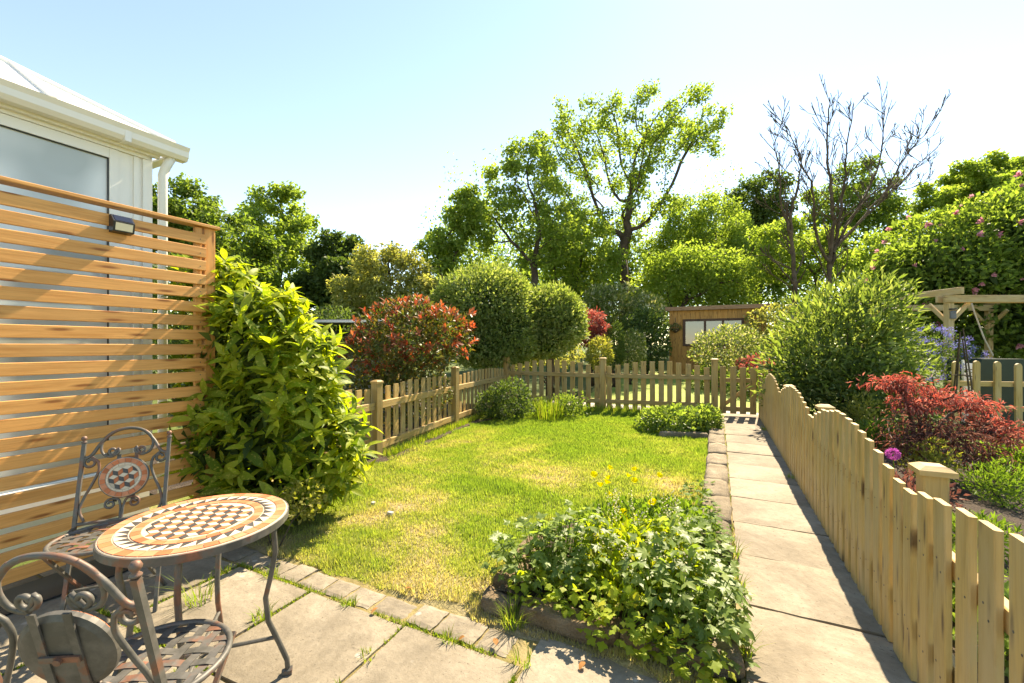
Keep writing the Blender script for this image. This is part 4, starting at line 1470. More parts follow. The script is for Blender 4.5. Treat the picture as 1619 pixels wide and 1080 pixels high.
shrub('leafy_plant', 'small loose leafy plant between the grassy clump and the back fence', 'plant', tuple(b), [(tuple(P(900, 640, 8.3)), (.34, .25, .24)), (tuple(P(850, 650, 8.25)), (.25, .2, .2))], 1100, .06, .03, M['mid'], 67, 3, .008, lump=.3, shell=.8)
b = at_ground(1065, 6.9)
shrub('low_bush', 'low rounded leafy bush at the far right of the lawn', 'bush', tuple(b), [(tuple(P(1062, 668, 6.9)), (.52, .4, .24)), (tuple(P(1110, 665, 6.9)), (.28, .3, .22))], 3000, .07, .045, M['bed'], 64, 4, .012)
o = link('stone', rock_mesh(.7, .12, .1, 95, .02), M['kerb'])
tag(o, 'flat rough stone lying below the low rounded bush', 'stone'); o.location = tuple(at_ground(1080, 6.45)); o.rotation_euler = (0, 0, .3)
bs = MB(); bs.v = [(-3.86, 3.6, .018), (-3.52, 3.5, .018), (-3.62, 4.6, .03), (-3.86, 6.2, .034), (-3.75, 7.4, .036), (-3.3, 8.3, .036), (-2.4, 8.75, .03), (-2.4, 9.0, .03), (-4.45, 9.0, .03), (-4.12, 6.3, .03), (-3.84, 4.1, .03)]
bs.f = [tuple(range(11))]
tag(bs.build('dark_border', M['soil']), kind='structure')  # dark strip along the left fence, wider towards the far corner
# rough grass along the fences
fr_ = None
rg = np.random.default_rng(66)
n_ = 9000
tt = rg.uniform(0, 1, n_)
seg = rg.uniform(0, 1, n_)
gx = np.where(seg < .55, -4.4 + 4.3 * tt, -3.85 - (.6) * tt + .05); gy = np.where(seg < .55, 8.88 + .3 * np.clip((gx + 2.2) / 2.2, 0, 1) - rg.uniform(0, .3, n_), 4.1 + 4.8 * tt - 0)
gx = np.where(seg >= .55, gx + rg.uniform(.0, .14, n_), gx)
hh = rg.uniform(.05, .2, n_) * np.where(seg < .55, 1.2, .7)
a2 = rg.uniform(0, 6.28, n_); ln = rg.uniform(.1, .7, n_)
b_ = np.stack([gx, gy, 0 * gx], 1); sd = np.stack([-np.sin(a2), np.cos(a2), 0 * a2], 1) * .006
t1 = b_ + np.stack([np.cos(a2) * ln * hh, np.sin(a2) * ln * hh, hh], 1)
V = np.stack([b_ - sd, b_ + sd, t1], 1).reshape(-1, 3)
tag(np_mesh('rough_grass', V, np.arange(3 * n_).reshape(n_, 3), M['tuft']), 'longer rough grass along the foot of the fences', 'grass', kind='stuff')

# ---------------------------------------------------------------- flower bed plants
def bed_plant(name, label, cat, base, ells, nobj, nrest, meshes, mat, seed, stem_r=.004):
    t = thing(name, label, cat, base)
    rg = np.random.default_rng(seed)
    p, d = ell_points(ells, nobj + nrest, rg, .55, .12, .05)
    n_ = len(p)
    A_ = d * np.array([1, 1, .2]) + unit(rg, n_) * .45 + np.array([0, 0, -.1])
    Nn = np.array([0, 0, 1.0]) + d * .45 + unit(rg, n_) * .35
    order = np.argsort(-p[:, 2] + .5 * p[:, 1])
    a, b2 = order[:nobj], order[nobj:]
    leaf_objects(t, p[a], A_[a], Nn[a], meshes, rg, .7, 1.3)
    if len(b2): join_leaves(t, p[b2], A_[b2], Nn[b2], meshes[0], mat, rg, .6, 1.2)
    tops = [tuple(p[i]) for i in order[:max(6, nobj // 3)]]
    mb = MB()
    for q in tops:
        q = Vector(q); bb = Vector(base).lerp(Vector((q.x, q.y, base[2])), .65)
        mb.tube([bb, bb.lerp(q, .5) + Vector((0, 0, .02)), q], [stem_r, stem_r * .8, stem_r * .5], 4)
    mb.build('stem', M['fern'], t, off=base)
    return t
LB = [lobed_leaf(.064, 3, M['bed'], 1, .55), lobed_leaf(.058, 5, M['bed'], 2, .5), lobed_leaf(.07, 3, M['bed'], 3, .6, .35)]
LY = [lobed_leaf(.044, 3, M['bed2'], 4, .35), lobed_leaf(.038, 3, M['bed2'], 5, .4)]
LF = [lobed_leaf(.05, 5, M['fern'], 6, .6), lobed_leaf(.045, 5, M['fern'], 7, .6)]
bed_plant('anemone_plant', 'dark green lobed-leaf clump at the left of the flower bed', 'plant', (-.92, 2.45, .05),
          [((-.98, 2.35, .18), (.24, .26, .17)), ((-.75, 2.45, .24), (.26, .28, .2))], 200, 420, LB, M['bed'], 71)
bed_plant('anemone_plant', 'broad lobed-leaf clump spilling over the near right corner of the flower bed', 'plant', (-.18, 2.35, .05),
          [((-.18, 2.30, .22), (.27, .28, .2)), ((-.05, 2.2, .14), (.17, .2, .16)), ((-.2, 2.6, .24), (.25, .25, .18))], 220, 460, LB, M['bed'], 72)
bed_plant('creeping_plant', 'yellow-green creeping plant hanging over the stones at the bed front', 'plant', (-.5, 2.15, .05),
          [((-.62, 2.10, .13), (.24, .14, .10)), ((-.38, 2.06, .11), (.22, .15, .11)), ((-.12, 1.98, .08), (.16, .12, .10)), ((-.85, 2.12, .12), (.16, .12, .08))], 200, 420, LY, M['bed2'], 73, .003)
bed_plant('leafy_plant', 'fine ferny green clump at the back of the bed against the kerb', 'plant', (-.12, 3.0, .04),
          [((-.15, 2.95, .18), (.22, .28, .17)), ((-.08, 3.25, .13), (.15, .25, .13)), ((-.35, 3.05, .15), (.25, .28, .14))], 160, 420, LF, M['fern'], 74, .003)
bed_plant('leafy_plant', 'low dusty-green plant at the far tip of the bed by the kerb', 'plant', (-.16, 3.75, .0),
          [((-.14, 3.75, .10), (.14, .3, .12)), ((-.16, 4.25, .07), (.12, .3, .09))], 60, 200, LF, M['fern'], 77, .003)
# pale flower spikes in the middle of the bed
sp = thing('flower_spikes', 'pale cream flower spikes rising from the middle of the flower bed', 'flowers', (-.5, 2.5, .05))
rg = np.random.default_rng(75)
mb = MB(); fc = []
for i in range(60):
    x, y = rg.uniform(-.72, -.12), rg.uniform(2.2, 3.0)
    h = rg.uniform(.28, .47)
    tx, ty = x + rg.normal(0, .03), y + rg.normal(0, .03)
    mb.tube([(x, y, .05), ((x + tx) / 2, (y + ty) / 2, h * .55), (tx, ty, h)], [.0028, .0022, .0014], 4)
    for k in range(16):
        q = k / 16; fc.append((tx + rg.normal(0, .008), ty + rg.normal(0, .008), h - q * .13))
mb.build('stem', M['bed2'], sp, off=(-.5, 2.5, .05))
fc = np.array(fc)
V, F = rhomb(fc, unit(rg, len(fc)) + np.array([0, 0, .3]), unit(rg, len(fc)), .014, .009)
np_mesh('florets', V, F, M['petal_w'], sp, off=(-.5, 2.5, .05))['kind'] = 'stuff'
foliage(sp, [((-.42, 2.6, .16), (.36, .42, .15))], 2600, .055, .028, M['bed2'], 76, 'leaves', kind='stuff', up=.5)
ir = thing('strap_leaf_plant', 'single upright sword-shaped leaf in the flower bed', 'plant', (-.47, 2.42, .05))
mm = leaf_shape(.36, .022, 6, .1, .02, M['tuft'], peak=.35)
link('leaf', mm, None, ir, mtx=Matrix.Rotation(R(-84), 4, 'Y'))
lm = leaf_shape(.24, .018, 6, .1, .12, M['tuft'], peak=.35)
link('leaf', lm, None, ir, mtx=Matrix.Rotation(R(40), 4, 'Z') @ Matrix.Rotation(R(-72), 4, 'Y'))

# yellow poppies
def poppy(pos, base, seed, k):
    pos = Vector(pos); base = Vector(base)
    return pos, base
pt = thing('poppy_plant', 'clump of yellow poppies at the back left of the flower bed', 'flowers', (-.62, 3.15, .03))
o3_ = Vector((-.62, 3.15, .03))
rg2 = random.Random(5)
FL = [(938, 754), (963, 742), (963, 758), (992, 754), (1004, 745), (1003, 763), (1041, 754), (949, 770), (958, 765), (963, 783), (975, 804), (987, 814), (999, 821), (1034, 799)]
pm = leaf_shape(.036, .040, 4, .5, -.35, M['petal_y'], peak=.6)
for i, (px, py) in enumerate(FL):
    D_ = 3.25 if py < 790 else 2.95
    D_ += rg2.uniform(-.12, .12)
    q = P(px, py, D_)
    bb = Vector((o3_.x + (q.x - o3_.x) * .5, o3_.y + (q.y - o3_.y) * .5, .03))
    st = MB(); st.tube([bb, bb.lerp(q, .55) + Vector((rg2.uniform(-.02, .02), rg2.uniform(-.02, .02), .01)), q], [.002, .0016, .0012], 4)
    so = st.build('stem', M['fern'], pt, off=o3_)
    fl = bpy.data.meshes.new('flower')
    tv = [v.co.copy() for v in pm.vertices]; tf = [list(p.vertices) for p in pm.polygons]
    vs, fs = [], []
    tl = Matrix.Rotation(rg2.uniform(-.5, .5), 3, 'X') @ Matrix.Rotation(rg2.uniform(-.4, .6), 3, 'Y')
    sc_ = rg2.uniform(.85, 1.25)
    for k in range(5):
        Rm = tl @ Matrix.Rotation(k * 2 * math.pi / 5, 3, 'Z') @ Matrix.Rotation(R(-28), 3, 'Y')
        b0 = len(vs)
        vs += [Rm @ (v * sc_) for v in tv]; fs += [[b0 + i_ for i_ in f] for f in tf]
    fl.from_pydata(vs, [], fs); fl.update()
    link('flower', fl, M['petal_y'], so, loc=q - o3_)
foliage(pt, [((-.5, 2.95, .15), (.36, .34, .17)), ((-.3, 3.2, .14), (.3, .3, .15))], 2600, .05, .022, M['fern'], 78, 'leaves', kind='stuff', up=.7)

# weeds in the paving joints and at the edges of paving
rg2 = random.Random(9)
WD = [((-2.11, 1.42), 50, .07, 'grass tuft in the joint under the right table leg'), ((-1.42, 1.45), 30, .035, 'small weed in the joint right of the table'), ((-1.80, 1.70), 50, .04, 'small weed where the setts meet the middle slab'),
      ((-1.15, 1.70), 40, .045, 'low weed at the corner of the lawn and the bed stones'), ((-.92, 1.93), 90, .12, 'tall grass tuft growing against the bed stones'), ((-.78, 1.72), 36, .06, 'grass tuft in the joint in front of the bed stones'),
      ((-2.55, 1.36), 60, .15, 'tall wispy grass tuft beneath the far chair'), ((-2.45, 1.71), 50, .05, 'weed at the end of the setts behind the table'), ((-1.43, 1.12), 40, .04, 'weed in the joint at the bottom edge of the view'),
      ((.085, 2.2), 60, .11, 'grass tuft at the near end of the kerb beside the path'), ((.085, 2.75), 50, .10, 'grass tuft beside the path below the broad-leaved clump'), ((.09, 3.2), 50, .10, 'grass tuft beside the path where the kerb stones begin'),
      ((.70, 5.3), 30, .06, 'tiny weed at the fence foot half way along the path'), ((.70, 8.1), 40, .09, 'small weed by the gate at the fence foot'), ((-2.75, 1.60), 50, .05, 'low weed between the far chair and the aucuba')]
for i, ((x, y), n_, h, lb) in enumerate(WD):
    o = blades(None, (0, 0, 0), n_, h, .03 + h * .25, .0024, M['tuft'], 700 + i, 'weed_tuft', 1.3)
    o.location = (x, y, .012)
    tag(o, lb, 'weed', 'weed tufts in the paving joints')
# moss and short weeds filling the joints themselves
rg = np.random.default_rng(81)
jx, jy = [], []
for x in SX[1:-1]:
    k = 900; jx.append(x + rg.normal(0, .006, k)); jy.append(rg.uniform(-.1, 1.72, k))
k = 1500; jx.append(rg.uniform(-3.3, -.9, k)); jy.append(1.705 + rg.normal(0, .008, k))
k = 1600; jx.append(rg.uniform(-3.3, -.9, k)); jy.append(1.09 + rg.normal(0, .006, k))
k = 2200; jx.append(.098 + rg.normal(0, .012, k)); jy.append(rg.uniform(2.2, 9, k))
k = 900; jx.append(.752 + rg.normal(0, .006, k)); jy.append(rg.uniform(1.6, 9, k))
jx = np.concatenate(jx); jy = np.concatenate(jy); kp = nz(jx, jy, 3.0, 15) > -.25
jx, jy = jx[kp], jy[kp]; n_ = len(jx)
hh = rg.uniform(.008, .03, n_); a2 = rg.uniform(0, 6.28, n_)
b_ = np.stack([jx, jy, 0 * jx + .008], 1); sd = np.stack([-np.sin(a2), np.cos(a2), 0 * a2], 1) * .003
t1 = b_ + np.stack([np.cos(a2) * .7 * hh, np.sin(a2) * .7 * hh, hh], 1)
tag(np_mesh('joint_moss', np.stack([b_ - sd, b_ + sd, t1], 1).reshape(-1, 3), np.arange(3 * n_).reshape(n_, 3), M['tuft']), 'moss and tiny weeds filling the paving joints', 'moss', kind='stuff')
# fallen leaves and pebbles
dl = leaf_shape(.045, .028, 4, .3, .3, M['deadleaf'])
LOOSE = [(388, 744, 'brown fallen leaf on the ground under the aucuba nearest the table'), (560, 767, 'dark fallen leaf on the lawn just right of the aucuba'), (588, 768, 'dark red fallen leaf, right of another on the dry lawn'),
         (785, 1022, 'orange fallen leaf on the paving against the bed stones'), (925, 1048, 'yellow-orange fallen leaf in front of the middle bed stone'), (640, 932, 'dry brown leaf on the straw edge of the lawn above the setts'),
         (735, 1008, 'brown fallen leaf by the left end of the bed stones'), (598, 962, 'dry leaf lying on the small setts')]
for i, (px, py, lb) in enumerate(LOOSE):
    q = G(px, py, .03)
    o = link('fallen_leaf', dl, None, None); o.location = (q.x, q.y, .035); o.rotation_euler = (rg2.uniform(-.4, .4), rg2.uniform(-.4, .4), rg2.uniform(0, 6))
    tag(o, lb, 'leaf', 'scattered fallen leaves')
for i, (px, py, lb) in enumerate([(617, 812, 'pale pebble lying on the dry brown patch of lawn'), (590, 796, 'smaller pebble left of the pale pebble on the lawn')]):
    q = G(px, py, .03)
    o = link('pebble', rock_mesh(.045 - .012 * i, .035, .025, 120 + i, .006), M['gravel']); o.location = (q.x, q.y, .02)
    tag(o, lb, 'pebble', 'pebbles on the lawn')

# ---------------------------------------------------------------- right-hand garden
b = at_ground(1325, 7.2)
bl = thing('buddleia_bush', 'big willowy green bush behind the far part of the path fence', 'bush', tuple(b))
BE = [E(1320, 545, 7.3, 84, 95, .95), E(1370, 500, 7.3, 62, 62, .7), E(1260, 590, 7.2, 55, 60, .6), E(1395, 580, 7.2, 50, 75, .6), E(1330, 620, 7.0, 85, 70, .7)]
stems(bl, tuple(b), [c for c, r in BE] + [tuple(P(1345, 440, 7.3)), tuple(P(1400, 460, 7.3)), tuple(P(1235, 560, 7.2))], .022, M['bark'], 'stem', 6, .25)
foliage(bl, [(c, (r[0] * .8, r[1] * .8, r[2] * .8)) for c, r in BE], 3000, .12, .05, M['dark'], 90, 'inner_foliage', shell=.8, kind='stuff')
foliage(bl, BE, 5200, .15, .042, M['lance'], 91, shell=.6, lump=.16, up=.45, out=.7, rnd=.6, kind='stuff')
foliage(bl, [E(1330, 630, 7.0, 100, 70, .75)], 2500, .09, .04, M['dark'], 92, 'lower_foliage', kind='stuff')
C, A_, Nn = whorls(BE[:4], 45, 6, 93, .15)
LM = [leaf_shape(.14, .03, 4, .2, .15, M['lance']), leaf_shape(.12, .026, 4, .2, .25, M['lance'])]
leaf_objects(bl, C[:260], A_[:260], Nn[:260], LM, np.random.default_rng(94))

# Japanese maple, layered, red on top and purple below
b = at_ground(1462, 4.7)
jm = thing('japanese_maple', 'low spreading red Japanese maple behind the path fence', 'tree', tuple(b))
JT = [E(1420, 606, 4.8, 42, 13, .3), E(1478, 628, 4.7, 52, 12, .35), E(1565, 672, 4.6, 42, 13, .3), E(1445, 640, 4.6, 36, 10, .25), E(1535, 640, 4.8, 42, 11, .3), E(1590, 690, 4.5, 24, 12, .2)]
JB = [E(1470, 680, 4.5, 72, 34, .45), E(1530, 700, 4.4, 62, 32, .4), E(1430, 700, 4.4, 40, 34, .3), E(1560, 735, 4.3, 40, 26, .3)]
mb = MB()
for i, (c, r) in enumerate(JT + JB):
    t1 = Vector(b); m1 = t1 + Vector((.02 * i - .06, .03, .30)); q = Vector(c)
    mb.tube([t1, m1, m1.lerp(q, .5) + Vector((0, 0, .12)), q], [.035, .028, .014, .004], 6)
    for k in range(4):
        e_ = q + Vector((random.uniform(-1, 1) * r[0], random.uniform(-1, 1) * r[1], random.uniform(-.2, .4) * r[2])) * .8
        mb.tube([m1.lerp(q, .6) + Vector((0, 0, .1)), q.lerp(e_, .5) + Vector((0, 0, .03)), e_], [.009, .005, .002], 5)
mb.build('trunk', M['bark'], jm, off=tuple(b), smooth=True)
foliage(jm, JT, 3000, .062, .012, M['acer'], 95, 'red_crown', shell=.9, lump=.35, up=-.35, out=.9, rnd=.7, power=1.2, droop=.3)
foliage(jm, JB, 2400, .06, .011, M['acer_dark'], 96, 'purple_crown', shell=.9, lump=.35, up=-.4, out=.8, rnd=.7, power=1.2, droop=.3)

b = at_ground(1470, 8.6)
ce = thing('ceanothus_bush', 'blue-flowering ceanothus bush left of the pergola post', 'bush', tuple(b))
CE = [E(1465, 560, 8.4, 48, 42, .6), E(1510, 575, 8.3, 32, 32, .4), E(1475, 610, 8.3, 55, 50, .55)]
stems(ce, tuple(b), [c for c, r in CE], .02, M['bark'], 'stem', 7)
foliage(ce, CE, 3200, .05, .026, M['dark'], 97, kind='stuff')
rg = np.random.default_rng(98)
p, d = ell_points(CE[:2], 170, rg, .15, .1, .3)
pts = np.repeat(p + d * .03, 22, 0) + rg.normal(0, .028, (170 * 22, 3))
V, F = rhomb(pts, unit(rg, len(pts)), unit(rg, len(pts)), .022, .018)
np_mesh('flowers', V, F, M['petal_b'], ce, off=tuple(b))['kind'] = 'stuff'

# pink-flowering large shrub behind the pergola
b = at_ground(1560, 12.0)
mg = thing('flowering_shrub', 'large dense shrub with scattered pink blossoms behind the pergola', 'shrub', tuple(b))
ME = [E(1560, 400, 12.0, 125, 85, 1.6), E(1480, 430, 11.8, 75, 60, 1.2), E(1620, 370, 12.2, 90, 75, 1.6), E(1560, 500, 12.0, 140, 85, 1.6), E(1430, 440, 12.2, 45, 45, .8), E(1640, 470, 12, 90, 100, 1.5)]
stems(mg, tuple(b), [c for c, r in ME], .06, M['bark'], 'stem', 8, .3)
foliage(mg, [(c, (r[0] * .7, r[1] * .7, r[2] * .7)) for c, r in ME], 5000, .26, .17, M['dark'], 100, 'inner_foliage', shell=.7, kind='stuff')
foliage(mg, ME, 17000, .16, .09, M['mid'], 101, shell=.45, lump=.14, kind='stuff')
foliage(mg, ME[:3] + ME[4:5], 5000, .13, .07, M['bright'], 102, 'young_foliage', shell=.12, lump=.14, kind='stuff')
rg = np.random.default_rng(103)
p, d = ell_points(ME, 170, rg, .08, .14, .6)
pp = leaf_shape(.15, .075, 4, .4, -.25, M['petal_p'], peak=.55)
fm = bpy.data.meshes.new('blossom'); vs, fs = [], []
tv = [v.co.copy() for v in pp.vertices]; tf = [list(q.vertices) for q in pp.polygons]
for k in range(6):
    Rm = Matrix.Rotation(k * 1.05, 3, 'Z') @ Matrix.Rotation(R(-35 if k % 2 else -62), 3, 'Y'); b0 = len(vs)
    vs += [Rm @ v for v in tv]; fs += [[b0 + i_ for i_ in f] for f in tf]
fm.from_pydata(vs, [], fs); fm.update(); fm.materials.append(M['petal_p'])
leaf_objects(mg, p + d * .05, unit(rg, len(p)), d + unit(rg, len(p)) * .4, [fm], rg, .6, 1.15, 'blossom')

# pergola
A0 = P(1500, 600, 9.0); A0.z = 0
U_, D_ = RIGHT, FWD
pg = thing('pergola', 'timber pergola with braced corner posts on the right', 'pergola', tuple(A0))
corners = [A0, A0 + U_ * 3.3, A0 + U_ * 3.3 + D_ * 2.2, A0 + D_ * 2.2]
ZP = 2.42
for c in corners:
    board('post', pg, (c.x, c.y, -.05), (c.x, c.y, ZP), .12, .12, -D_, M['pergola'], ch=.006)
for a, b2 in ((0, 1), (3, 2)):
    for s in (-1, 1):
        o_ = D_ * .082 * s
        board('beam', pg, corners[a] - U_ * .18 + o_ + Vector((0, 0, ZP - .04)), corners[b2] + U_ * .3 + o_ + Vector((0, 0, ZP - .04)), .15, .042, D_, M['pergola'])
for k, c in enumerate((0, 1)):
    a, b2 = corners[c], corners[3 - c]
    board('cross_beam', pg, a - D_ * .28 + Vector((0, 0, ZP + .11)), b2 + D_ * .28 + Vector((0, 0, ZP + .11)), .14, .06, U_, M['pergola'])
for c, (du, dd) in zip(corners, ((1, 1), (-1, 1), (-1, -1), (1, -1))):
    z1 = Vector((0, 0, ZP - .12)); z0 = Vector((0, 0, ZP - .50))
    board('brace', pg, c + z0 + U_ * .05 * du, c + z1 + U_ * .42 * du, .08, .05, D_, M['pergola'])
    board('brace', pg, c + z0 + D_ * .05 * dd, c + z1 + D_ * .42 * dd, .08, .05, U_, M['pergola'])
lt = thing('post_lamp', 'small pewter lantern strapped to the pergola corner post', 'lamp', (A0.x - D_.x * .09, A0.y - D_.y * .09, 2.05))
k_ = MB(); k_.lathe([(.035, -.09), (.05, -.085), (.05, .04), (.058, .045), (.055, .055), (.03, .08)], 12); k_.build('lantern_body', M['grey'], lt)
k_ = MB(); k_.lathe([(.066, .10), (.066, .125)], 12); k_.build('strap', M['blackplastic'], lt)
hk = thing('hanging_rope', 'pale rope hanging diagonally under the pergola', 'rope', tuple(P(1535, 475, 9.6)))
k_ = MB(); k_.tube([P(1534, 472, 9.6), P(1540, 492, 9.5), P(1556, 535, 9.4), P(1570, 562, 9.4)], .016, 6); k_.build('cord', M['rope'], hk, off=P(1535, 475, 9.6))
# cover and slatted box behind the right fence
q0 = P(1590, 600, 7.6); q0.z = 0
cvb = MB()
for s in (0, 1):
    for (x, z) in ((-.30, 0), (.62, 0), (.60, 1.05), (.52, 1.16), (-.24, 1.16), (-.29, 1.08)):
        w_ = Vector(q0) + U_ * x + D_ * (.15 + .6 * s) ; cvb.v.append((w_.x, w_.y, z))
cvb.f = [(0, 1, 2, 3, 4, 5), (11, 10, 9, 8, 7, 6)] + [(i, 6 + i, 6 + (i + 1) % 6, (i + 1) % 6) for i in range(6)]
tag(cvb.build('covered_bin', M['tarp']), 'dark green covered bin behind the round-topped fence', 'bin')
q1 = P(1545, 600, 7.8); q1.z = 0
wb = thing('slatted_box', 'white slatted box beside the dark green bin', 'box', tuple(q1))
for i in range(8):
    zz = .15 + i * .125
    board('slat', wb, Vector(q1) - U_ * .25 + Vector((0, 0, zz)), Vector(q1) + U_ * .22 + Vector((0, 0, zz)), .11, .02, -D_, M['white'])
for s in (-.22, .19):
    board('post', wb, Vector(q1) + U_ * s + D_ * .03, Vector(q1) + U_ * s + D_ * .03 + Vector((0, 0, 1.14)), .05, .03, -D_, M['white'])
# rustic obelisk
qo = at_ground(1520, 6.6)
ob = thing('cane_obelisk', 'brown twig obelisk standing behind the red maple', 'obelisk', tuple(qo))
for k in range(4):
    a_ = .6 + k * math.pi / 2
    k_ = MB(); bb = Vector(qo) + Vector((math.cos(a_) * .2, math.sin(a_) * .2, 0)); tt_ = Vector(qo) + Vector((math.cos(a_) * .02, math.sin(a_) * .02, 1.52 + .05 * k))
    k_.tube([bb, bb.lerp(tt_, .5) + Vector((.02, .01, 0)), tt_], [.013, .012, .009], 6); k_.build('cane', M['deadbark'], ob, off=tuple(qo))
for z in (.5, .95):
    rr = .2 * (1 - z / 1.6) + .02
    k_ = MB(); k_.tube([Vector(qo) + Vector((math.cos(k * .7) * rr, math.sin(k * .7) * rr, z)) for k in range(10)], .006, 5); k_.build('hoop', M['deadbark'], ob, off=tuple(qo))
# allium
qa = P(1412, 718, 3.7)
al = thing('allium_flower', 'single round magenta allium flower behind the path fence', 'flower', (qa.x, qa.y, 0))
k_ = MB(); k_.tube([(0, 0, 0), (.01, 0, qa.z * .5), (0, 0, qa.z)], .004, 5); k_.build('stem', M['fern'], al)
rg = np.random.default_rng(110)
d = unit(rg, 420); pts = d * .042 * rg.uniform(.75, 1, (420, 1)) + np.array([0, 0, qa.z])
V, F = rhomb(pts, d + unit(rg, 420) * .5, unit(rg, 420), .018, .009)
np_mesh('flower_head', V, F, M['petal_m'], al)
# low plants in the right bed
def lowplant(name, label, px, D, r, h, mat, n_, L, W, seed, cat='plant'):
    q = at_ground(px, D)
    return shrub(name, label, cat, tuple(q), [((q.x, q.y, h * .55), (r, r, h * .55))], n_, L, W, mat, seed, 3, .006, up=.6, shell=.8)
lowplant('ferny_plant', 'bright feathery green plant right of the red maple', 1580, 3.75, .22, .34, M['fern'], 1100, .05, .011, 111)
lowplant('ferny_plant', 'small feathery green plant in the soil nearest the fence post', 1545, 2.9, .2, .22, M['fern'], 800, .06, .013, 112)
lowplant('leafy_plant', 'low green plant under the willowy bush beside the path fence', 1400, 5.6, .32, .38, M['mid'], 1300, .06, .035, 113)
lowplant('golden_plant', 'small golden-leaved plant at the foot of the red maple', 1470, 4.25, .2, .42, M['yellowleaf'], 700, .045, .026, 114)
lowplant('orange_plant', 'orange-tinted small shrub at the foot of the willowy bush', 1362, 6.2, .22, .62, M['yellowleaf'], 600, .06, .03, 115)
lowplant('leafy_plant', 'green ground plant showing through the nearest pickets', 1600, 1.9, .25, .25, M['bed'], 700, .06, .03, 116)
lowplant('leafy_plant', 'green ground plant behind the pickets below the near post cap', 1500, 2.35, .25, .25, M['mid'], 700, .06, .03, 117)
lowplant('leafy_plant', 'dusky low plant between the near post and the maple', 1440, 3.5, .3, .32, M['acer_dark'], 800, .05, .02, 118)
lowplant('leafy_plant', 'green low plant beneath the maple on its right side', 1620, 4.6, .35, .3, M['fern'], 900, .07, .03, 119)

# ---------------------------------------------------------------- the garden beyond the back fence
sf = P(1058, 600, 17.0)
sh = thing('garden_shed', 'timber garden shed with flat roof and dark framed window', 'shed', (sf.x, sf.y, gz(sf)))
zg = gz(sf)
sx0, sy0, SW, SD = sf.x, sf.y, 3.35, 2.4
SHT = 2.62
nb = 21
wx0, wx1, wz0, wz1 = .52, 2.62, 1.06 + .05, 2.16
for i in range(nb):
    x0 = SW * i / nb; x1 = SW * (i + 1) / nb - .006
    xm = (x0 + x1) / 2
    dpt = .012 * (i % 2)
    if wx0 < xm < wx1:
        segs = [(0, wz0), (wz1, SHT - .08)]
    else: segs = [(0, SHT - .08)]
    for z0, z1 in segs:
        board('board', sh, (sx0 + xm, sy0 - .01 - dpt, zg + z0), (sx0 + xm, sy0 - .01 - dpt, zg + z1), x1 - x0, .022, (0, -1, 0), M['shed'])
b_ = MB(); b_.box((sx0, sy0 + .012, zg - .05), (sx0 + SW, sy0 + SD, zg + SHT - .1)); b_.build('wall', M['shed'], sh, off=(sx0, sy0, zg))
b_ = MB(); b_.box((sx0 - .12, sy0 - .16, zg + SHT - .075), (sx0 + SW + .12, sy0 + SD + .1, zg + SHT + .015)); ro_ = b_.build('roof', M['grey'], sh, off=(sx0, sy0, zg))
board('fascia', sh, (sx0 - .13, sy0 - .175, zg + SHT - .045), (sx0 + SW + .13, sy0 - .175, zg + SHT - .045), .15, .025, (0, -1, 0), M['roofwood'])
wf = MB()
ft_ = .085
for lo, hi in (((wx0, wz0), (wx1, wz0 + ft_)), ((wx0, wz1 - ft_), (wx1, wz1)), ((wx0, wz0 + ft_), (wx0 + ft_, wz1 - ft_)), ((wx1 - ft_, wz0 + ft_), (wx1, wz1 - ft_)), ((wx0 + .74, wz0 + ft_), (wx0 + .82, wz1 - ft_)), ((wx0 + 1.36, wz0 + ft_), (wx0 + 1.44, wz1 - ft_))):
    wf.box((sx0 + lo[0], sy0 - .06, zg + lo[1]), (sx0 + hi[0], sy0 + .008, zg + hi[1]))
wo = wf.build('window', M['darkwood'], sh, off=(sx0, sy0, zg))
for x0, x1 in ((wx0 + ft_, wx0 + .74), (wx0 + .82, wx0 + 1.36), (wx0 + 1.44, wx1 - ft_)):
    b_ = MB(); b_.box((sx0 + x0 + .002, sy0 - .03, zg + wz0 + ft_ + .002), (sx0 + x1 - .002, sy0 - .018, zg + wz1 - ft_ - .002)); b_.build('pane', M['shedglass'], wo, off=(sx0, sy0, zg))
hb_ = P(1068, 520, 16.8)
hbt = thing('hanging_basket', 'small hanging basket on the front of the shed', 'basket', tuple(hb_))
k_ = MB(); k_.lathe([(.03, -.16), (.12, -.08), (.16, 0), (.15, .01)], 12); k_.build('basket', M['deadbark'], hbt)
foliage(hbt, [(tuple(hb_ + Vector((0, 0, .05))), (.2, .2, .14))], 260, .07, .04, M['silver'], 120)
k_ = MB(); k_.tube([(0, 0, .42), (.0, .0, .05)], .008, 5); k_.tube([(0, .15, .42), (0, -.02, .42)], .012, 5); k_.build('bracket', M['blackplastic'], hbt)

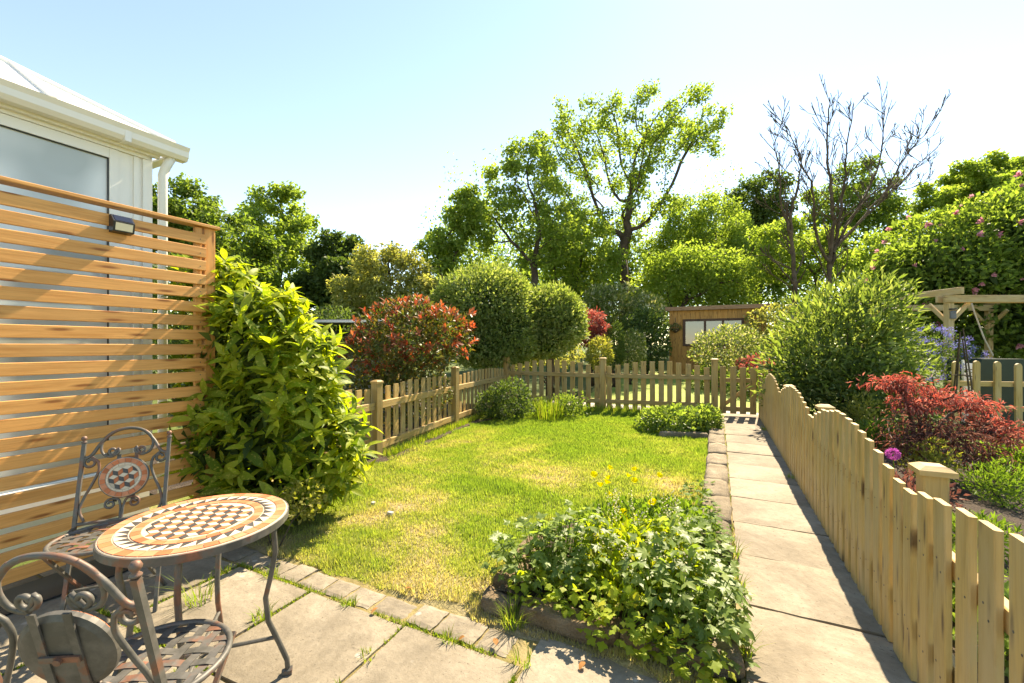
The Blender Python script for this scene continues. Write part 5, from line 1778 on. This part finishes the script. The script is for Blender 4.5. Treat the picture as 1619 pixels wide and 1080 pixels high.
def bg_shrub(name, label, ells, n, L, W, mat, seed, cat='shrub', **kw):
    c = ells[0][0]
    q = Vector((c[0], c[1], 0)); q.z = gz(q)
    return shrub(name, label, cat, tuple(q), ells, n, L, W, mat, seed, 4, .03, **kw)
bg_shrub('flowering_shrub', 'rounded shrub with pale blossom in front of the shed window', [E(1150, 555, 13.0, 52, 38, .9), E(1165, 590, 13.0, 48, 42, .8)], 5200, .10, .055, M['silver'], 131, lump=.14)
bg_shrub('variegated_shrub', 'cream variegated shrub at the right of the shed', [E(1222, 520, 15.0, 42, 36, .9), E(1230, 565, 14.6, 45, 50, .9)], 4200, .12, .07, M['pale'], 132)
bg_shrub('red_shrub', 'small orange-red shrub low in front of the blossom shrub', [E(1195, 585, 11.5, 30, 22, .5)], 900, .09, .04, M['acer'], 133)
bg_shrub('red_maple', 'bright red small maple beyond the back fence beside the dome trees', [E(936, 512, 13.5, 20, 22, .45), E(948, 528, 13.5, 16, 18, .4), E(930, 530, 13.5, 16, 16, .4)], 2600, .11, .045, M['acer'], 134, 'tree', droop=.3, up=-.2)
bg_shrub('golden_shrub', 'golden green upright shrub below the red maple', [E(948, 560, 12.5, 20, 26, .45)], 1500, .09, .045, M['yellowleaf'], 135)
bg_shrub('conifer', 'narrow dark green conifer right of the red maple', [E(972, 550, 13.2, 15, 36, .35)], 2200, .09, .03, M['dark'], 136, 'conifer', up=.9)
bg_shrub('white_shrub', 'loose white-flecked shrub between conifer and dark bush', [E(998, 555, 13.8, 22, 32, .5)], 1600, .09, .05, M['silver'], 137)
bg_shrub('dark_bush', 'dense dark bush at the left of the shed', [E(1025, 540, 16.0, 32, 48, .9), E(1012, 520, 16.5, 26, 30, .8)], 4200, .12, .07, M['dark'], 138)
bg_shrub('silver_tree', 'silvery-leaved small tree between the dome trees and the shed', [E(975, 490, 18.0, 42, 38, 1.1), E(1015, 495, 18.5, 35, 30, 1.0), E(950, 475, 18.5, 28, 22, .8)], 5200, .17, .08, M['silver'], 139, 'tree')
bg_shrub('pale_shrub', 'pale pinkish shrub seen above the back fence below the dome trees', [E(880, 560, 11.8, 45, 20, .6), E(830, 565, 11.8, 30, 22, .6)], 2200, .08, .045, M['pale'], 140)
bg_shrub('low_hedge', 'leafy low planting behind the back fence by the gate', [E(1185, 610, 11.0, 35, 25, .5), E(1120, 600, 12.5, 30, 20, .5)], 1800, .09, .045, M['mid'], 141)
# lean-to roof glimpsed left of the photinia
q = P(572, 560, 11.5)
ot = thing('lean_to', 'flat grey lean-to roof glimpsed left of the photinia', 'outbuilding', (q.x, q.y, 0))
ax_ = U_
for s in (-.95, .95):
    board('post', ot, Vector((q.x, q.y, 0)) + ax_ * s, Vector((q.x, q.y, 1.98)) + ax_ * s, .09, .09, -FWD, M['fence_old'])
board('roof', ot, Vector((q.x, q.y, 2.02)) - ax_ * 1.1, Vector((q.x, q.y, 2.02)) + ax_ * 1.1, 1.6, .07, (0, 0, 1), M['grey'])
board('gutter', ot, Vector((q.x, q.y, 2.0)) - ax_ * 1.12 - FWD * .83, Vector((q.x, q.y, 2.0)) + ax_ * 1.12 - FWD * .83, .06, .05, (0, 0, 1), M['white'])
board('back_panel', ot, Vector((q.x, q.y, .9)) - ax_ * 1.05 + FWD * .7, Vector((q.x, q.y, .9)) + ax_ * 1.05 + FWD * .7, 1.8, .05, -FWD, M['grey'])
bg_shrub('dark_hedge', 'dark hedge glimpsed through the gaps right of the conservatory', [E(280, 480, 9.5, 90, 75, .9), E(330, 560, 9.2, 90, 60, .9), E(420, 530, 9.8, 70, 60, .8)], 9000, .11, .06, M['dark'], 142, 'hedge')
bg_shrub('dark_hedge', 'dark leafy hedge between the aucuba and the lean-to roof', [E(520, 540, 12.5, 60, 50, .8), E(600, 545, 13.5, 70, 35, .8)], 5000, .12, .06, M['dark'], 143, 'hedge')

# ---------------------------------------------------------------- trees
def foot(px, D):
    q = P(px, 600, D); return (q.x, q.y, gz(q))
tree('broadleaf_tree', 'dark leafy tree rising behind the screen beside the conservatory', foot(300, 17), [E(300, 370, 17, 85, 75, 2.2), E(265, 400, 17, 60, 95, 2.0), E(370, 420, 17, 50, 70, 1.8)], 201, M['mid'], 520, .45, 24000, .17, .13, .2, clump=.46)
tree('sycamore_tree', 'loose-crowned sycamore left of centre with sky showing through', foot(437, 22), [E(438, 360, 22, 58, 58, 2.0), E(430, 430, 22, 55, 55, 1.9), E(470, 420, 22, 40, 45, 1.5)], 202, M['maple'], 420, .5, 12000, .18, .155, .2, clump=.44)
tree('dark_tree', 'dense dark tree between the sycamore and the pale tree', foot(535, 20), [E(535, 430, 20, 44, 58, 1.6), E(520, 480, 20, 52, 55, 1.7)], 203, M['dark'], 380, .45, 20000, .19, .15, .2, clump=.5)
tree('pale_tree', 'pale grey-green small tree behind the photinia', foot(615, 16), [E(612, 440, 16, 68, 52, 1.6), E(580, 480, 16, 60, 50, 1.5), E(660, 470, 16, 42, 45, 1.3)], 204, M['pale'], 420, .38, 15000, .15, .08, .14, clump=.36)
tree('slender_tree', 'thin leaning sapling with sparse leaves right of the pale tree', foot(700, 21), [E(735, 340, 21, 32, 45, 1.0), E(700, 400, 21, 35, 45, 1.0), E(670, 410, 21, 22, 30, .8)], 205, M['maple'], 240, .4, 4600, .19, .16, .10, clump=.4)
tree('sycamore_tree', 'mid-height forked sycamore directly behind the dome trees', foot(838, 23), [E(815, 300, 23, 55, 50, 1.8), E(845, 265, 23, 45, 50, 1.6), E(775, 350, 23, 40, 55, 1.5), E(860, 370, 23, 60, 65, 1.8)], 206, M['maple'], 520, .5, 9500, .18, .155, .2, clump=.45, trunk_top=3.6)
tree('sycamore_tree', 'tallest open-branched sycamore in the middle of the skyline', foot(985, 27),
     [E(985, 230, 27, 120, 88, 3.0), E(1085, 205, 27, 75, 65, 2.4), E(900, 240, 27, 65, 75, 2.4), E(1000, 320, 27, 105, 60, 2.6)], 207, M['maple'], 760, .62, 15000, .19, .165, .34, r_tip=.02, clump=.50, trunk_top=6.2, trop=(0, 0, .22), infl=5)
tree('birch_tree', 'light green feathery tree left of the bare tree above the shed', foot(1125, 30), [E(1110, 370, 30, 62, 72, 2.4), E(1150, 400, 30, 50, 70, 2.2), E(1060, 400, 30, 45, 60, 2.0)], 208, M['bright'], 520, .55, 30000, .18, .12, .22, clump=.6, hang=.35)
tree('dark_tree', 'dark tree seen left of the bare tree', foot(1200, 34), [E(1195, 330, 34, 48, 62, 2.4), E(1180, 400, 34, 50, 70, 2.4)], 209, M['dark'], 380, .6, 17000, .24, .18, .28, clump=.65)
tree('willow_tree', 'grey-green tree behind the bare tree branches', foot(1350, 36), [E(1345, 315, 36, 60, 62, 2.8), E(1375, 380, 36, 75, 70, 3.0), E(1290, 400, 36, 55, 60, 2.5)], 210, M['mid'], 480, .65, 20000, .26, .18, .3, clump=.7)
tree('broadleaf_tree', 'rounded bright tree on the far right skyline', foot(1570, 26), [E(1560, 310, 26, 80, 60, 2.6), E(1620, 300, 26, 80, 60, 2.6)], 211, M['bright'], 480, .55, 28000, .21, .17, .3, clump=.5)
q = lambda px, py, d=0: P(1310 + (px - 1310) * .95, py + (14 if py < 300 else 0), 22 + d)
f0 = Vector(foot(1308, 22))
bare_tree('tall bare dead tree with fan of upswept branches', tuple(f0), [
    ([f0, q(1308, 480), q(1312, 420), q(1318, 350), q(1312, 270), q(1308, 200), q(1312, 140)], .26, .03, 26, 1.5),
    ([q(1310, 440), q(1322, 380, .2), q(1335, 300, .5), q(1340, 230, .6), q(1352, 150, .7)], .17, .025, 24, 1.5),
    ([q(1312, 420), q(1290, 370, -.3), q(1285, 310, -.5), q(1265, 240, -.7), q(1240, 185, -.8)], .13, .022, 20, 1.4),
    ([q(1318, 400), q(1345, 350, .4), q(1380, 280, .9), q(1400, 215, 1.2), q(1402, 160, 1.3)], .13, .022, 24, 1.5),
    ([q(1325, 390), q(1370, 340, -.4), q(1410, 280, -.8), q(1440, 230, -1), q(1475, 195, -1.2)], .11, .022, 22, 1.45),
    ([q(1330, 380), q(1385, 330, .2), q(1430, 275, .2), q(1480, 225, .2)], .085, .02, 16, 1.2),
    ([q(1335, 360), q(1390, 300, -.2), q(1440, 285, -.3), q(1485, 268, -.3)], .07, .02, 10, 1.2)], 212, .26)
q = lambda px, py, d=0: P(px, py, 20 + d)
f0 = Vector(foot(1256, 20))
bare_tree('shorter bare trunk with side branches left of the tall dead tree', tuple(f0), [
    ([f0, q(1257, 470), q(1254, 400), q(1250, 340), q(1262, 290), q(1268, 235)], .22, .025, 18, 1.4),
    ([q(1252, 370), q(1235, 320, -.2), q(1232, 270, -.3), q(1222, 225, -.4)], .10, .02, 14, 1.2),
    ([q(1255, 450), q(1235, 425, -.3), q(1215, 405, -.5), q(1180, 405, -.6)], .06, .01, 5, .7),
    ([q(1256, 460), q(1230, 440, -.3), q(1195, 420, -.6)], .06, .012, 2, .5)], 213, .22)
tree('young_tree', 'bright yellow-green young tree behind the bare trunks', foot(1290, 24), [E(1290, 420, 24, 60, 55, 1.6), E(1230, 400, 24, 45, 60, 1.5), E(1390, 420, 24, 60, 50, 1.6)], 214, M['bright'], 420, .5, 14000, .18, .14, .16, clump=.55)
tree('thicket_tree', 'bright leafy tree filling the gap right of the tall sycamore trunk', foot(1075, 25), [E(1080, 440, 25, 70, 55, 1.9), E(1130, 450, 25, 60, 50, 1.8)], 215, M['bright'], 300, .5, 13000, .17, .13, .18, clump=.85)
tree('thicket_tree', 'shaded leafy tree left of the tall sycamore trunk', foot(905, 26), [E(905, 390, 26, 65, 60, 2.0), E(930, 430, 26, 60, 50, 2.0)], 216, M['bright'], 420, .5, 13000, .18, .15, .18, clump=.58)
# woodland understorey that reads as one mass
wood = []
rg2 = random.Random(77)
for px in range(150, 1760, 40):
    D = rg2.uniform(29, 38)
    hgt = rg2.uniform(215, 290) if 700 < px < 1240 else (rg2.uniform(120, 190) if 620 < px < 1500 else rg2.uniform(40, 100))
    wood.append(E(px, 575 - hgt * .5, D, 46, hgt * .55, 1.6))
wt = thing('woodland', 'shaded woodland undergrowth far behind the gardens', 'woodland', (0, 30, 0))
wt['kind'] = 'stuff'
foliage(wt, wood[::2], 62000, .24, .16, M['bright'], 220, 'undergrowth', shell=1.0, power=1.0, lump=.35, kind='stuff')
foliage(wt, wood[1::2], 62000, .24, .16, M['maple'], 221, 'undergrowth', shell=1.0, power=1.0, lump=.35, kind='stuff')
